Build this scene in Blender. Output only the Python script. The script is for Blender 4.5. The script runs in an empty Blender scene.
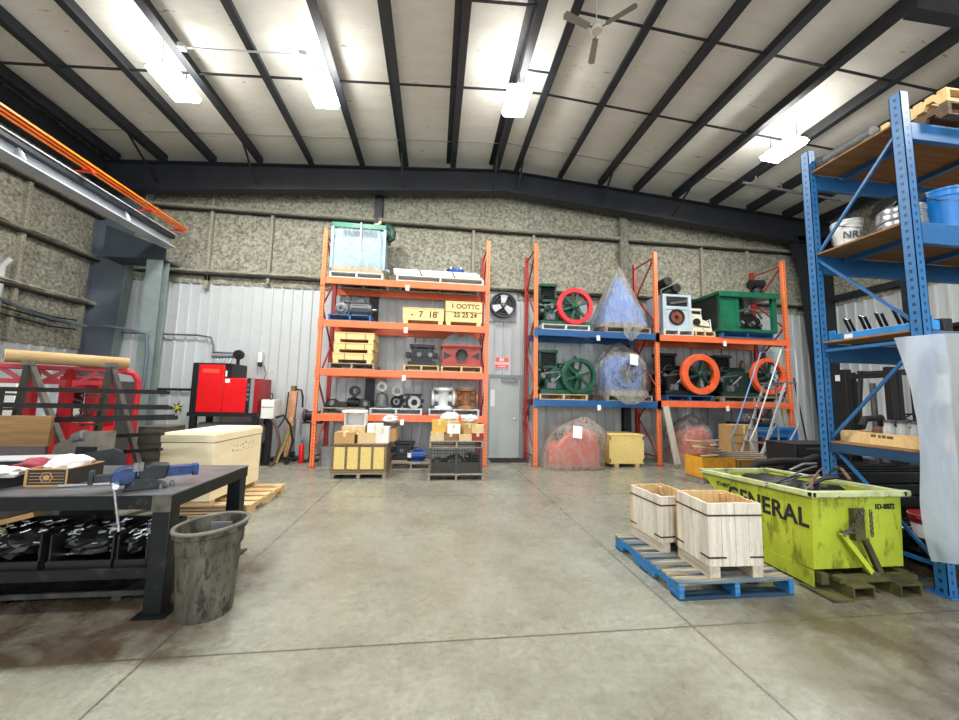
import bpy, bmesh, math, random
from mathutils import Vector, Matrix, Euler, noise
R = math.radians
PI = math.pi
SC = bpy.context.scene
COL = SC.collection
random.seed(11)

# ---------------------------------------------------------------- materials
def lin(h):
    h = h.lstrip('#')
    c = [int(h[i:i+2], 16) / 255 for i in (0, 2, 4)]
    return tuple(x / 12.92 if x <= 0.04045 else ((x + .055) / 1.055) ** 2.4 for x in c) + (1,)

_M = {}
def mat(name, col, rough=.5, metal=0.0, col2=None, ns=6.0, amt=.5, bump=0.0, bs=40.0, stretch=None, alpha=1.0,
        spec=.5, trans=0.0, detail=5, dirt=None, coat=0.0):
    """principled material, colour broken up by object-space noise between col and col2"""
    if name in _M: return _M[name]
    m = bpy.data.materials.new(name); m.use_nodes = True
    nt = m.node_tree; N = nt.nodes; L = nt.links
    b = N['Principled BSDF']
    b.inputs['Base Color'].default_value = lin(col)
    b.inputs['Roughness'].default_value = rough
    b.inputs['Metallic'].default_value = metal
    b.inputs['Alpha'].default_value = alpha
    b.inputs['Specular IOR Level'].default_value = spec
    b.inputs['Transmission Weight'].default_value = trans
    b.inputs['Coat Weight'].default_value = coat
    m.diffuse_color = lin(col)
    if col2 or bump or dirt:
        tc = N.new('ShaderNodeTexCoord'); mp = N.new('ShaderNodeMapping')
        L.new(tc.outputs['Object'], mp.inputs['Vector'])
        if stretch: mp.inputs['Scale'].default_value = stretch
    last = None
    if col2:
        n = N.new('ShaderNodeTexNoise'); n.inputs['Scale'].default_value = ns; n.inputs['Detail'].default_value = detail
        n.inputs['Roughness'].default_value = .62
        L.new(mp.outputs[0], n.inputs['Vector'])
        r = N.new('ShaderNodeValToRGB')
        r.color_ramp.elements[0].position = .5 - .28 * (1.2 - amt); r.color_ramp.elements[0].color = lin(col2)
        r.color_ramp.elements[1].position = .5 + .28 * (1.2 - amt) - (amt - .5) * .35; r.color_ramp.elements[1].color = lin(col)
        L.new(n.outputs['Fac'], r.inputs['Fac'])
        last = r.outputs['Color']
        L.new(last, b.inputs['Base Color'])
    if dirt:      # (colour, scale, threshold) - worn or stained patches
        n = N.new('ShaderNodeTexNoise'); n.inputs['Scale'].default_value = dirt[1]; n.inputs['Detail'].default_value = 8
        n.inputs['Roughness'].default_value = .7
        L.new(mp.outputs[0], n.inputs['Vector'])
        r = N.new('ShaderNodeValToRGB')
        r.color_ramp.elements[0].position = dirt[2]-.05; r.color_ramp.elements[0].color = (0, 0, 0, 1)
        r.color_ramp.elements[1].position = dirt[2] + .03; r.color_ramp.elements[1].color = (1, 1, 1, 1)
        L.new(n.outputs['Fac'], r.inputs['Fac'])
        mx = N.new('ShaderNodeMix'); mx.data_type = 'RGBA'
        L.new(r.outputs['Color'], mx.inputs[0])
        if last: L.new(last, mx.inputs[6])
        else: mx.inputs[6].default_value = lin(col)
        mx.inputs[7].default_value = lin(dirt[0])
        L.new(mx.outputs[2], b.inputs['Base Color'])
    if bump:
        n = N.new('ShaderNodeTexNoise'); n.inputs['Scale'].default_value = bs; n.inputs['Detail'].default_value = 6
        L.new(mp.outputs[0], n.inputs['Vector'])
        bp = N.new('ShaderNodeBump'); bp.inputs['Strength'].default_value = bump; bp.inputs['Distance'].default_value = .02
        L.new(n.outputs['Fac'], bp.inputs['Height']); L.new(bp.outputs[0], b.inputs['Normal'])
    _M[name] = m
    return m

def emit(name, col, s):
    if name in _M: return _M[name]
    m = bpy.data.materials.new(name); m.use_nodes = True
    b = m.node_tree.nodes['Principled BSDF']
    b.inputs['Base Color'].default_value = lin(col)
    b.inputs['Emission Color'].default_value = lin(col); b.inputs['Emission Strength'].default_value = s
    _M[name] = m
    return m

def punched(name, col, dark, col2):
    """painted rack steel with a row of dark punched slots up each face (object space, post axis on local z)"""
    if name in _M: return _M[name]
    m = mat(name, col, .42, col2=col2, ns=9, amt=.35, dirt=('#b9a79a', 16, .70))
    nt = m.node_tree; N = nt.nodes; L = nt.links
    b = N['Principled BSDF']
    old = b.inputs['Base Color'].links[0].from_socket
    tc = N.new('ShaderNodeTexCoord'); sp = N.new('ShaderNodeSeparateXYZ'); L.new(tc.outputs['Object'], sp.inputs[0])
    def mth(op, a, bb=None):
        n = N.new('ShaderNodeMath'); n.operation = op
        for i, v in enumerate((a, bb)):
            if v is None: continue
            if isinstance(v, (int, float)): n.inputs[i].default_value = v
            else: L.new(v, n.inputs[i])
        return n.outputs[0]
    fz = mth('FRACT', mth('DIVIDE', sp.outputs[2], .075))
    az = mth('LESS_THAN', mth('ABSOLUTE', mth('SUBTRACT', fz, .5)), .2)
    ax = mth('LESS_THAN', mth('ABSOLUTE', sp.outputs[0]), .011)
    ay = mth('LESS_THAN', mth('ABSOLUTE', sp.outputs[1]), .011)
    k = mth('MULTIPLY', az, mth('MAXIMUM', ax, ay))
    mx = N.new('ShaderNodeMix'); mx.data_type = 'RGBA'
    L.new(k, mx.inputs[0]); L.new(old, mx.inputs[6]); mx.inputs[7].default_value = lin(dark)
    L.new(mx.outputs[2], b.inputs['Base Color'])
    return m

def wood(name, c1, c2, rough=.75, axis='x', scale=3.0, dirt=None):
    st = {'x': (.6, 9, 9), 'y': (9, .6, 9), 'z': (9, 9, .6)}[axis]
    return mat(name, c1, rough, col2=c2, ns=scale, amt=.5, stretch=st, bump=.25, bs=14, spec=.25, dirt=dirt)

def film(name, tint, opac, rough=.2, trl=.5, bump=.5, var=.16, sc=4.0):
    """thin wrinkled polythene: part clear, part milky"""
    if name in _M: return _M[name]
    m = bpy.data.materials.new(name); m.use_nodes = True
    nt = m.node_tree; N = nt.nodes; L = nt.links
    N.remove(N['Principled BSDF']); out = N['Material Output']
    tr = N.new('ShaderNodeBsdfTransparent'); tr.inputs[0].default_value = (.96, .96, .96, 1)
    df = N.new('ShaderNodeBsdfDiffuse'); df.inputs[0].default_value = lin(tint)
    tl = N.new('ShaderNodeBsdfTranslucent'); tl.inputs[0].default_value = lin(tint)
    gl = N.new('ShaderNodeBsdfGlossy'); gl.inputs[0].default_value = (.8, .8, .8, 1); gl.inputs['Roughness'].default_value = rough
    tc = N.new('ShaderNodeTexCoord'); mp = N.new('ShaderNodeMapping'); mp.inputs['Scale'].default_value = (1.4, 1.4, .55)
    L.new(tc.outputs['Object'], mp.inputs[0])
    n1 = N.new('ShaderNodeTexNoise'); n1.inputs['Scale'].default_value = sc; n1.inputs['Detail'].default_value = 7; n1.inputs['Roughness'].default_value = .62
    n1.inputs['Distortion'].default_value = 1.6
    L.new(mp.outputs[0], n1.inputs['Vector'])
    bp = N.new('ShaderNodeBump'); bp.inputs['Strength'].default_value = bump; bp.inputs['Distance'].default_value = .05
    L.new(n1.outputs['Fac'], bp.inputs['Height'])
    for q in (df, tl, gl): L.new(bp.outputs[0], q.inputs['Normal'])
    a = N.new('ShaderNodeMixShader'); a.inputs[0].default_value = trl; L.new(df.outputs[0], a.inputs[1]); L.new(tl.outputs[0], a.inputs[2])
    r = N.new('ShaderNodeMapRange'); r.inputs[1].default_value = .38; r.inputs[2].default_value = .62
    r.inputs[3].default_value = max(0, opac - var); r.inputs[4].default_value = min(1, opac + var)
    L.new(n1.outputs['Fac'], r.inputs[0])
    c = N.new('ShaderNodeMixShader'); L.new(r.outputs[0], c.inputs[0]); L.new(tr.outputs[0], c.inputs[1]); L.new(a.outputs[0], c.inputs[2])
    lw = N.new('ShaderNodeFresnel'); lw.inputs[0].default_value = 1.14; L.new(bp.outputs[0], lw.inputs['Normal'])
    d = N.new('ShaderNodeMixShader'); L.new(lw.outputs[0], d.inputs[0]); L.new(c.outputs[0], d.inputs[1]); L.new(gl.outputs[0], d.inputs[2])
    L.new(d.outputs[0], out.inputs['Surface'])
    _M[name] = m
    return m

# ---------------------------------------------------------------- mesh builder
def frame_from(z, up=Vector((0, 0, 1))):
    z = z.normalized()
    if abs(z.dot(up)) > .98: up = Vector((0, 1, 0))
    x = up.cross(z).normalized(); y = z.cross(x)
    return Matrix((x, y, z)).transposed()

class MB:
    def __init__(s): s.bm = bmesh.new()
    def face(s, vs):
        try: return s.bm.faces.new(vs)
        except ValueError: return None
    def pts(s, ps): return [s.bm.verts.new(p) for p in ps]
    def box(s, x0, x1, y0, y1, z0, z1, M=None):
        P = [Vector(p) for p in ((x0,y0,z0),(x1,y0,z0),(x1,y1,z0),(x0,y1,z0),(x0,y0,z1),(x1,y0,z1),(x1,y1,z1),(x0,y1,z1))]
        if M is not None: P = [M @ p for p in P]
        v = s.pts(P)
        for f in ((3,2,1,0),(4,5,6,7),(0,1,5,4),(1,2,6,5),(2,3,7,6),(3,0,4,7)): s.face([v[i] for i in f])
        return s
    def cbox(s, c, d, rot=(0, 0, 0)):
        M = Matrix.Translation(Vector(c)) @ Euler(rot).to_matrix().to_4x4()
        return s.box(-d[0]/2, d[0]/2, -d[1]/2, d[1]/2, -d[2]/2, d[2]/2, M)
    def bar(s, p, q, w, h=None, up=(0, 0, 1)):
        p = Vector(p); q = Vector(q); h = h or w
        M = Matrix.Translation(p) @ frame_from(q - p, Vector(up)).to_4x4()
        return s.box(-w/2, w/2, -h/2, h/2, 0, (q - p).length, M)
    def cyl(s, p, q, r, r2=None, seg=16, caps=True):
        p = Vector(p); q = Vector(q); r2 = r if r2 is None else r2
        F = frame_from(q - p)
        ring = lambda c, rr: s.pts([c + F @ Vector((rr*math.cos(2*PI*i/seg), rr*math.sin(2*PI*i/seg), 0)) for i in range(seg)])
        a = ring(p, r); b = ring(q, r2)
        for i in range(seg): s.face((a[i], a[(i+1) % seg], b[(i+1) % seg], b[i]))
        if caps: s.face(a[::-1]); s.face(b)
        return s
    def tube(s, path, r, seg=8, closed=False):
        path = [Vector(p) for p in path]; n = len(path); rings = []
        up = Vector((0, 0, 1)); F = None
        for i, p in enumerate(path):
            if closed: t = path[(i+1) % n] - path[i-1]
            else: t = path[min(i+1, n-1)] - path[max(i-1, 0)]
            if F is None: F = frame_from(t, up)
            else:
                z = t.normalized(); x = F.col[0] - z * F.col[0].dot(z)
                x = x.normalized() if x.length > 1e-6 else frame_from(t).col[0]
                F = Matrix((x, z.cross(x), z)).transposed()
            rr = r[i] if isinstance(r, (list, tuple)) else r
            rings.append(s.pts([p + F @ Vector((rr*math.cos(2*PI*k/seg), rr*math.sin(2*PI*k/seg), 0)) for k in range(seg)]))
        for i in range(n if closed else n-1):
            a, b = rings[i], rings[(i+1) % n]
            for k in range(seg): s.face((a[k], a[(k+1) % seg], b[(k+1) % seg], b[k]))
        if not closed: s.face(rings[0][::-1]); s.face(rings[-1])
        return s
    def lathe(s, prof, c=(0, 0, 0), axis='Z', seg=24, closed=False, a0=0, a1=2*PI):
        """prof = [(radius, height)]; closed profile makes a ring"""
        c = Vector(c); full = abs(a1 - a0 - 2*PI) < 1e-6; cnt = seg if full else seg + 1
        conv = {'Z': lambda x, y, z: Vector((x, y, z)), 'Y': lambda x, y, z: Vector((x, z, -y)) if False else Vector((x, -z, y)), 'X': lambda x, y, z: Vector((z, x, y))}[axis]
        rings = []
        for r, h in prof:
            if r < 1e-6: rings.append([s.bm.verts.new(c + conv(0, 0, h))] * cnt)
            else: rings.append(s.pts([c + conv(r*math.cos(a0 + (a1-a0)*i/seg), r*math.sin(a0 + (a1-a0)*i/seg), h) for i in range(cnt)]))
        m = len(rings)
        for j in range(m if closed else m-1):
            a, b = rings[j], rings[(j+1) % m]
            for i in range(seg):
                k = (i+1) % cnt
                q = [a[i], a[k], b[k], b[i]]; u = []
                for v in q:
                    if v not in u: u.append(v)
                if len(u) > 2: s.face(u)
        return s
    def prism(s, poly, axis, a, b):
        """poly in the plane across axis: X->(y,z)  Y->(x,z)  Z->(x,y)"""
        f = {'X': lambda u, v, w: (w, u, v), 'Y': lambda u, v, w: (u, w, v), 'Z': lambda u, v, w: (u, v, w)}[axis]
        A = s.pts([f(u, v, a) for u, v in poly]); B = s.pts([f(u, v, b) for u, v in poly]); n = len(poly)
        s.face(A[::-1]); s.face(B)
        for i in range(n): s.face((A[i], A[(i+1) % n], B[(i+1) % n], B[i]))
        return s
    def grid(s, f, nu, nv, wrap=False):
        V = [[s.bm.verts.new(f(i/(nu if wrap else nu), j/nv)) for j in range(nv+1)] for i in range(nu if wrap else nu+1)]
        for i in range(nu):
            for j in range(nv):
                k = (i+1) % len(V)
                s.face((V[i][j], V[k][j], V[k][j+1], V[i][j+1]))
        return s
    def blob(s, c, rad, amp=.15, fr=2.0, seg=14, seed=0, flat=None):
        c = Vector(c); rad = Vector(rad)
        t = bmesh.new(); bmesh.ops.create_icosphere(t, subdivisions=3 if seg > 10 else 2, radius=1)
        mp = {}
        for v in t.verts:
            d = 1 + amp * noise.noise(v.co * fr + Vector((seed*3.1, seed*1.7, seed)))
            p = Vector((v.co.x*rad.x*d, v.co.y*rad.y*d, v.co.z*rad.z*d))
            if flat is not None and p.z < flat: p.z = flat
            mp[v.index] = s.bm.verts.new(c + p)
        for f in t.faces: s.face([mp[v.index] for v in f.verts])
        t.free(); return s
    def build(s, name, m, parent=None, loc=(0, 0, 0), rot=(0, 0, 0), bev=0.0, smooth=35, thick=0.0, kind=None, label=None, sub=0):
        bm = s.bm
        bmesh.ops.recalc_face_normals(bm, faces=bm.faces)
        me = bpy.data.meshes.new(name); bm.to_mesh(me); bm.free()
        o = bpy.data.objects.new(name, me); COL.objects.link(o)
        for x in (m if isinstance(m, (list, tuple)) else [m]): me.materials.append(x)
        if smooth: me.shade_smooth(); me.set_sharp_from_angle(angle=R(smooth))
        o.location = loc; o.rotation_euler = rot
        if parent: o.parent = parent
        if thick:
            md = o.modifiers.new('thickness', 'SOLIDIFY'); md.thickness = thick; md.offset = 0
        if sub:
            md = o.modifiers.new('subd', 'SUBSURF'); md.levels = sub; md.render_levels = sub
        if bev:
            md = o.modifiers.new('bevel', 'BEVEL'); md.width = bev; md.segments = 2; md.limit_method = 'ANGLE'; md.angle_limit = R(40)
            md.harden_normals = False
        if kind: o['kind'] = kind
        if label: o['label'] = label
        return o

def B(*a, **k): return MB().box(*a, **k)
def thing(name, label, cat, loc=(0, 0, 0), rz=0.0, group=None):
    o = bpy.data.objects.new(name, None); COL.objects.link(o)
    o.empty_display_size = .1
    o.location = loc; o.rotation_euler = (0, 0, rz)
    return tag(o, label, cat, group)
def tag(o, label, cat, group=None):
    o['label'] = label; o['category'] = cat
    if group: o['group'] = group
    return o
_KIDS = {}
def kids(o): return [c for c in bpy.data.objects if c.parent == o]
def dup(o, loc=None, label=None, rz=None, parent=None):
    c = o.copy(); COL.objects.link(c)
    if parent: c.parent = parent
    for ch in kids(o): dup(ch, parent=c)
    if loc is not None: c.location = loc
    if label: c['label'] = label
    if rz is not None: c.rotation_euler = (0, 0, rz)
    return c
def lettering(body, size, m, parent, loc, rot, name='lettering', depth=.002, bold=0.0, sx=1.0, space=1.0):
    cu = bpy.data.curves.new('text', 'FONT'); cu.body = body; cu.size = size; cu.extrude = depth; cu.offset = bold; cu.space_character = space
    cu.align_x = 'CENTER'; cu.align_y = 'CENTER'
    t = bpy.data.objects.new('text', cu); COL.objects.link(t)
    dg = bpy.context.evaluated_depsgraph_get()
    me = bpy.data.meshes.new_from_object(t.evaluated_get(dg))
    bpy.data.objects.remove(t)
    for v in me.vertices: v.co.x *= sx
    me.materials.clear(); me.materials.append(m)
    o = bpy.data.objects.new(name, me); COL.objects.link(o)
    o.location = loc; o.rotation_euler = rot
    if parent: o.parent = parent
    return o
FRONT = (PI/2, 0, 0)          # lettering that faces the camera side (-y)
SIDE = (PI/2, 0, -PI/2)       # lettering that faces -x

# ---------------------------------------------------------------- palette
STEEL_DARK = mat('dark_blue_grey_steel', '#23282f', .5, col2='#15181d', ns=3, amt=.5)
STEEL_GREY = mat('grey_primer_steel', '#84918f', .5, col2='#6f7c7b', ns=2.5, amt=.5, dirt=('#4a5055', 7, .66))
ORANGE = mat('orange_rack_paint', '#ee7748', .4, col2='#e56538', ns=4, amt=.4, dirt=('#c9a08c', 22, .72))
ORANGE_P = punched('orange_rack_punched', '#f28550', '#8a3818', '#ea7440')
REDRACK_P = punched('red_rack_punched', '#b8332a', '#3a0f0c', '#9c2a22')
REDRACK = mat('red_rack_paint', '#b23327', .45, col2='#8f281f', ns=4, amt=.4)
BLUE_BEAM = mat('navy_blue_rack_beam', '#1f5c94', .42, col2='#184a7c', ns=4, amt=.4, dirt=('#b9c4cc', 14, .74))
BLUE = mat('blue_rack_paint', '#2768a0', .4, col2='#20588a', ns=3, amt=.5, dirt=('#9db2bf', 20, .73))
BLUE_P = punched('blue_rack_punched', '#2f74ac', '#0f2a44', '#256096')
BLACK = mat('black_paint', '#191a1c', .45, col2='#101113', ns=5, amt=.5)
IRON = mat('oily_black_iron', '#26272a', .42, .3, col2='#131416', ns=14, amt=.5, bump=.3, bs=30)
GREYIRON = mat('grey_cast_iron', '#7d8082', .5, .3, col2='#55585b', ns=12, amt=.5, bump=.25, bs=30)
CHROME = mat('bright_steel', '#c9ccd0', .25, .9)
STEEL = mat('worn_bare_steel', '#8a8b8c', .38, .8, col2='#5c5d5f', ns=8, amt=.5)
WOOD = wood('pale_pallet_wood', '#d9bf93', '#b5966a')
WOOD_Y = wood('yellow_crate_wood', '#ecd09a', '#d9b67c')
WOOD_G = wood('weathered_grey_wood', '#a89d8e', '#7d7366')
WOOD_D = wood('dark_stained_wood', '#7a6550', '#57463a')
PLY = wood('plywood_underside', '#9a7650', '#7a5a3a', scale=1.6)
OSB = mat('pale_chipboard_panel', '#ecd58f', .8, col2='#d9bd73', ns=30, amt=.5, spec=.2)
CARD = mat('brown_cardboard', '#c6a06b', .85, col2='#b48f5c', ns=5, amt=.4, spec=.15)
CARD_L = mat('light_cardboard', '#dcc49a', .85, col2='#cdb284', ns=5, amt=.4, spec=.15)
WHITE = mat('white_paint', '#e6e6e2', .5, col2='#d8d8d3', ns=4, amt=.4)
PAPER = mat('white_paper', '#f0f0ec', .8)
GREEN = mat('dark_green_enamel', '#12543c', .35, col2='#0c4230', ns=5, amt=.4, dirt=('#0a2a20', 10, .66))
TEAL = mat('teal_green_paint', '#2f7d66', .45, col2='#276b57', ns=4, amt=.4)
RED = mat('bright_red_paint', '#e5141c', .38, col2='#d20f17', ns=3, amt=.4)
RED_DK = mat('deep_red_paint', '#a81420', .4, col2='#86101a', ns=4, amt=.5)
BLUE_TOOL = mat('blue_tool_paint', '#1d4f9c', .4, col2='#15397a', ns=6, amt=.5, dirt=('#0f1320', 9, .6))
PALLET_BLUE = wood('blue_painted_pallet_wood', '#2a82c4', '#1c629c', dirt=('#8f8b7c', 6, .60))
PALLET_WORN = wood('worn_blue_deck_wood', '#6f7f86', '#4d5b62', axis='x', dirt=('#b09a72', 3.2, .56))
PALLET_NAVY = wood('dark_blue_pallet_end', '#2b4a66', '#1c2c3c', axis='x')
RUBBER = mat('black_rubber', '#141415', .75)
INK = mat('black_ink', '#1b1b1a', .8)
BAG = film('clear_polythene', '#dcd9d0', .34, rough=.35, trl=.45, bump=.3, var=.14, sc=5)
SHEET = film('milky_polythene', '#dfe8f0', .72, rough=.35, bump=.2, var=.08, sc=2)
# ================================================================ camera, world
cam = bpy.data.cameras.new('camera'); co = bpy.data.objects.new('camera', cam); COL.objects.link(co); SC.camera = co
yaw, pit, rol = .12140, .09759, .02051
fw = Vector((math.sin(yaw)*math.cos(pit), math.cos(yaw)*math.cos(pit), math.sin(pit)))
r0 = Vector((math.cos(yaw), -math.sin(yaw), 0)); u0 = r0.cross(fw)
rt = r0*math.cos(rol) + u0*math.sin(rol); up = rt.cross(fw)
Mc = Matrix((rt, up, -fw)).transposed().to_4x4(); Mc.translation = Vector((0, 0, 1.55)); co.matrix_world = Mc
cam.sensor_fit = 'HORIZONTAL'; cam.sensor_width = 36; cam.lens = 368.23/959*36; cam.clip_start = .05; cam.clip_end = 100
w = bpy.data.worlds.new('daylight'); SC.world = w; w.use_nodes = True
w.node_tree.nodes['Background'].inputs[0].default_value = (.86, .93, 1, 1); w.node_tree.nodes['Background'].inputs[1].default_value = 3.2
vs = SC.view_settings; vs.view_transform = 'Standard'; vs.look = 'None'; vs.gamma = 1; vs.use_curve_mapping = False; vs.exposure = .90
SC.cycles.max_bounces = 8; SC.cycles.diffuse_bounces = 5; SC.cycles.transparent_max_bounces = 16
SC.cycles.use_denoising = True; SC.cycles.sample_clamp_indirect = 6; SC.cycles.caustics_reflective = False; SC.cycles.caustics_refractive = False

XL, XR, YB, YF = -7.9, 11.3, 9.4, -10.0
APX = 1.66
def zp(x): return 7.38 - .073*abs(x - APX)       # underside of the purlins
def zs(x): return zp(x) + .30                     # roof lining

# ================================================================ floor
m = bpy.data.materials.new('polished_concrete'); m.use_nodes = True
nt = m.node_tree; N = nt.nodes; L = nt.links; b = N['Principled BSDF']
tc = N.new('ShaderNodeTexCoord')
def nz(scale, det=6, rough=.6, dist=0.0, st=None):
    n = N.new('ShaderNodeTexNoise'); n.inputs['Scale'].default_value = scale; n.inputs['Detail'].default_value = det
    n.inputs['Roughness'].default_value = rough; n.inputs['Distortion'].default_value = dist
    if st:
        mp = N.new('ShaderNodeMapping'); mp.inputs['Scale'].default_value = st; L.new(tc.outputs['Object'], mp.inputs[0]); L.new(mp.outputs[0], n.inputs[0])
    else: L.new(tc.outputs['Object'], n.inputs[0])
    return n.outputs['Fac']
def ramp(f, *st):
    r = N.new('ShaderNodeValToRGB'); e = r.color_ramp.elements
    while len(e) < len(st): e.new(.5)
    for i, (p, c) in enumerate(st): e[i].position = p; e[i].color = c if isinstance(c, tuple) else lin(c)
    L.new(f, r.inputs[0]); return r.outputs[0]
def mix(f, a, c, mode='MIX'):
    x = N.new('ShaderNodeMix'); x.data_type = 'RGBA'; x.blend_type = mode
    for i, v in ((0, f), (6, a), (7, c)):
        if isinstance(v, (int, float)): x.inputs[i].default_value = v
        elif isinstance(v, tuple): x.inputs[i].default_value = v
        else: L.new(v, x.inputs[i])
    return x.outputs[2]
def mth(op, a, bb=None, cc=None):
    n = N.new('ShaderNodeMath'); n.operation = op
    for i, v in enumerate((a, bb, cc)):
        if v is None: continue
        if isinstance(v, (int, float)): n.inputs[i].default_value = v
        else: L.new(v, n.inputs[i])
    return n.outputs[0]
base = ramp(nz(.9, 8, .65), (.28, '#737265'), (.48, '#8a8b7e'), (.72, '#98998e'))
fine = ramp(nz(26, 8, .75), (.32, (.72, .71, .69, 1)), (.58, (1.05, 1.05, 1.05, 1)))
c = mix(1.0, base, fine, 'MULTIPLY')
c = mix(1.0, c, ramp(nz(7, 9, .75, .5, (1, 2.2, 1)), (.34, (.84, .83, .80, 1)), (.6, (1.04, 1.04, 1.04, 1))), 'MULTIPLY')
blot = ramp(nz(2.6, 9, .72, .6), (.52, (0, 0, 0, 1)), (.68, (.55, .55, .55, 1)))
c = mix(blot, c, lin('#787263'))
sep = N.new('ShaderNodeSeparateXYZ'); L.new(tc.outputs['Object'], sep.inputs[0])
X, Y = sep.outputs[0], sep.outputs[1]
wob = mth('MULTIPLY', mth('SUBTRACT', nz(1.1, 5), .5), 1.1)
def soft(v, a, bb):
    r = N.new('ShaderNodeMapRange'); r.interpolation_type = 'SMOOTHSTEP'
    r.inputs[1].default_value = a; r.inputs[2].default_value = bb; L.new(v, r.inputs[0]); return r.outputs[0]
# oil-darkened, walked-in ground by the bench and along the blue racking
sl = mth('MULTIPLY', soft(mth('ADD', mth('MULTIPLY', X, -1), wob), 1.2, 1.7), mth('MULTIPLY', soft(mth('ADD', Y, mth('MULTIPLY', wob, .2)), 2.40, 2.52), soft(mth('ADD', mth('MULTIPLY', Y, -1), wob), -4.6, -3.4)))
s2 = mth('MULTIPLY', soft(mth('ADD', X, wob), 1.7, 2.7), soft(mth('ADD', mth('MULTIPLY', Y, -1), wob), -3.6, -2.3))
grime = ramp(nz(3.2, 9, .7, .4), (.30, (.3, .3, .3, 1)), (.55, (1, 1, 1, 1)))
k = mth('MULTIPLY', mth('MAXIMUM', sl, mth('MULTIPLY', s2, .9)), grime)
c = mix(k, c, lin('#4a3f33'))
# saw-cut joints on a 3.4 m grid
def joint(v, off):
    f = mth('FRACT', mth('DIVIDE', mth('SUBTRACT', v, off), 3.42))
    d = mth('MULTIPLY', mth('MINIMUM', f, mth('SUBTRACT', 1, f)), 3.42)
    return mth('LESS_THAN', d, .007)
jn = mth('MAXIMUM', joint(X, -1.6), joint(Y, 2.5))
c = mix(mth('MULTIPLY', jn, .85), c, lin('#4a4234'))
L.new(c, b.inputs['Base Color'])
rr = N.new('ShaderNodeMapRange'); rr.inputs[3].default_value = .17; rr.inputs[4].default_value = .38
L.new(nz(5, 7, .7), rr.inputs[0]); L.new(rr.outputs[0], b.inputs['Roughness'])
bp = N.new('ShaderNodeBump'); bp.inputs['Strength'].default_value = .10; bp.inputs['Distance'].default_value = .01
L.new(nz(34, 8, .75), bp.inputs['Height']); L.new(bp.outputs[0], b.inputs['Normal'])
B(XL, XR, YF, YB+.02, -.2, 0).build('floor', m, kind='structure', smooth=0)

# ================================================================ walls
LINER = mat('white_ribbed_liner_steel', '#bfc4c5', .42, col2='#b6bbbc', ns=.8, amt=.4, dirt=('#b6b8b4', 3.2, .62))
FOAM = mat('sprayed_foam_insulation', '#a9a797', .95, col2='#625f52', ns=15, amt=.58, bump=1.0, bs=20, spec=.1, detail=8)
FOAM2 = mat('sprayed_foam_on_framing', '#a8a593', .95, col2='#757263', ns=26, amt=.55, bump=.8, bs=30, spec=.1, detail=8)
SHADE_LIP = mat('painted_girt_shade', '#26241f', .8)  # near-black strip below each girt, the shade there put into its colour

def liner(name, x0, x1, z0, z1, parent, M):
    """ribbed sheet: a low trapezoid rib every 0.23 m"""
    mb = MB(); n = int(round((x1-x0)/.23)); st = (x1-x0)/n; prof = []
    for i in range(n):
        a = x0 + i*st
        prof += [(a, 0), (a+st-.066, 0), (a+st-.054, .030), (a+st-.018, .030)]
        if i % 2 == 0: prof += [(a+st*.45, 0)] if False else []
    prof.append((x1, 0))
    lo = [mb.bm.verts.new(M @ Vector((u, -v, z0))) for u, v in prof]; hi = [mb.bm.verts.new(M @ Vector((u, -v, z1))) for u, v in prof]
    for i in range(len(prof)-1): mb.face((lo[i], lo[i+1], hi[i+1], hi[i]))
    return mb.build(name, LINER, parent, smooth=0)
def foam_panel(x0, x1, z0, ztop, parent, M, seed):
    mb = MB(); nu = max(2, int((x1-x0)/.09)); nv = 34
    def f(u, v):
        x = x0 + (x1-x0)*u; z = z0 + (ztop(x)-z0)*v
        d = .030*noise.noise(Vector((x*4, z*4, seed))) + .018*noise.noise(Vector((x*11, z*11, seed+7)))
        return M @ Vector((x, -.03 - d, z))
    mb.grid(f, nu, nv)
    return mb.build('foam_insulation', FOAM, parent, smooth=180)
MB_ = Matrix.Translation((0, YB, 0))
back = B(XL-.2, XR+.2, YB+.02, YB+.2, 0, 8.2).build('wall_back', mat('wall_back_steel', '#8f9192', .6), kind='structure')
liner('ribbed_liner', XL, XR, 0, 4.1, back, MB_)
foam_panel(XL, XR, 4.1, lambda x: zs(x)+.05, back, MB_, 3)
for z in (4.33, 5.92):
    mb = MB(); n = 150
    def f(u, v, z=z):
        x = -7.0 + (XR+7.0)*u; a = v*2*PI
        w_ = .055 + .02*noise.noise(Vector((x*6, a, z))); h_ = .05 + .04*noise.noise(Vector((x*9, a*1.5, z+5)))
        return Vector((x, YB - .09 + w_*1.5*math.cos(a)*1.2, z + .045 + h_*math.sin(a)))
    mb.grid(f, 260, 10).build('girt', FOAM2, back, smooth=180)
    B(-7.0, XR, YB-.15, YB-.02, z-.035, z-.005).build('girt_shade_lip', SHADE_LIP, back)
for x, z0, z1 in ((-6.7, 4.1, 5.9), (-5.47, 4.15, 6.7), (-4.09, 4.15, 5.9), (.91, 4.5, 5.9), (2.54, 5.0, 5.95), (7.44, 4.2, 5.9), (8.87, 4.2, 5.9), (-1.6, 4.1, 5.9), (-5.47+.0, 3.95, 4.3)):
    B(x-.035, x+.035, YB-.13, YB-.01, z0, z1).build('foamed_stud', FOAM2, back, bev=.01)
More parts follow.
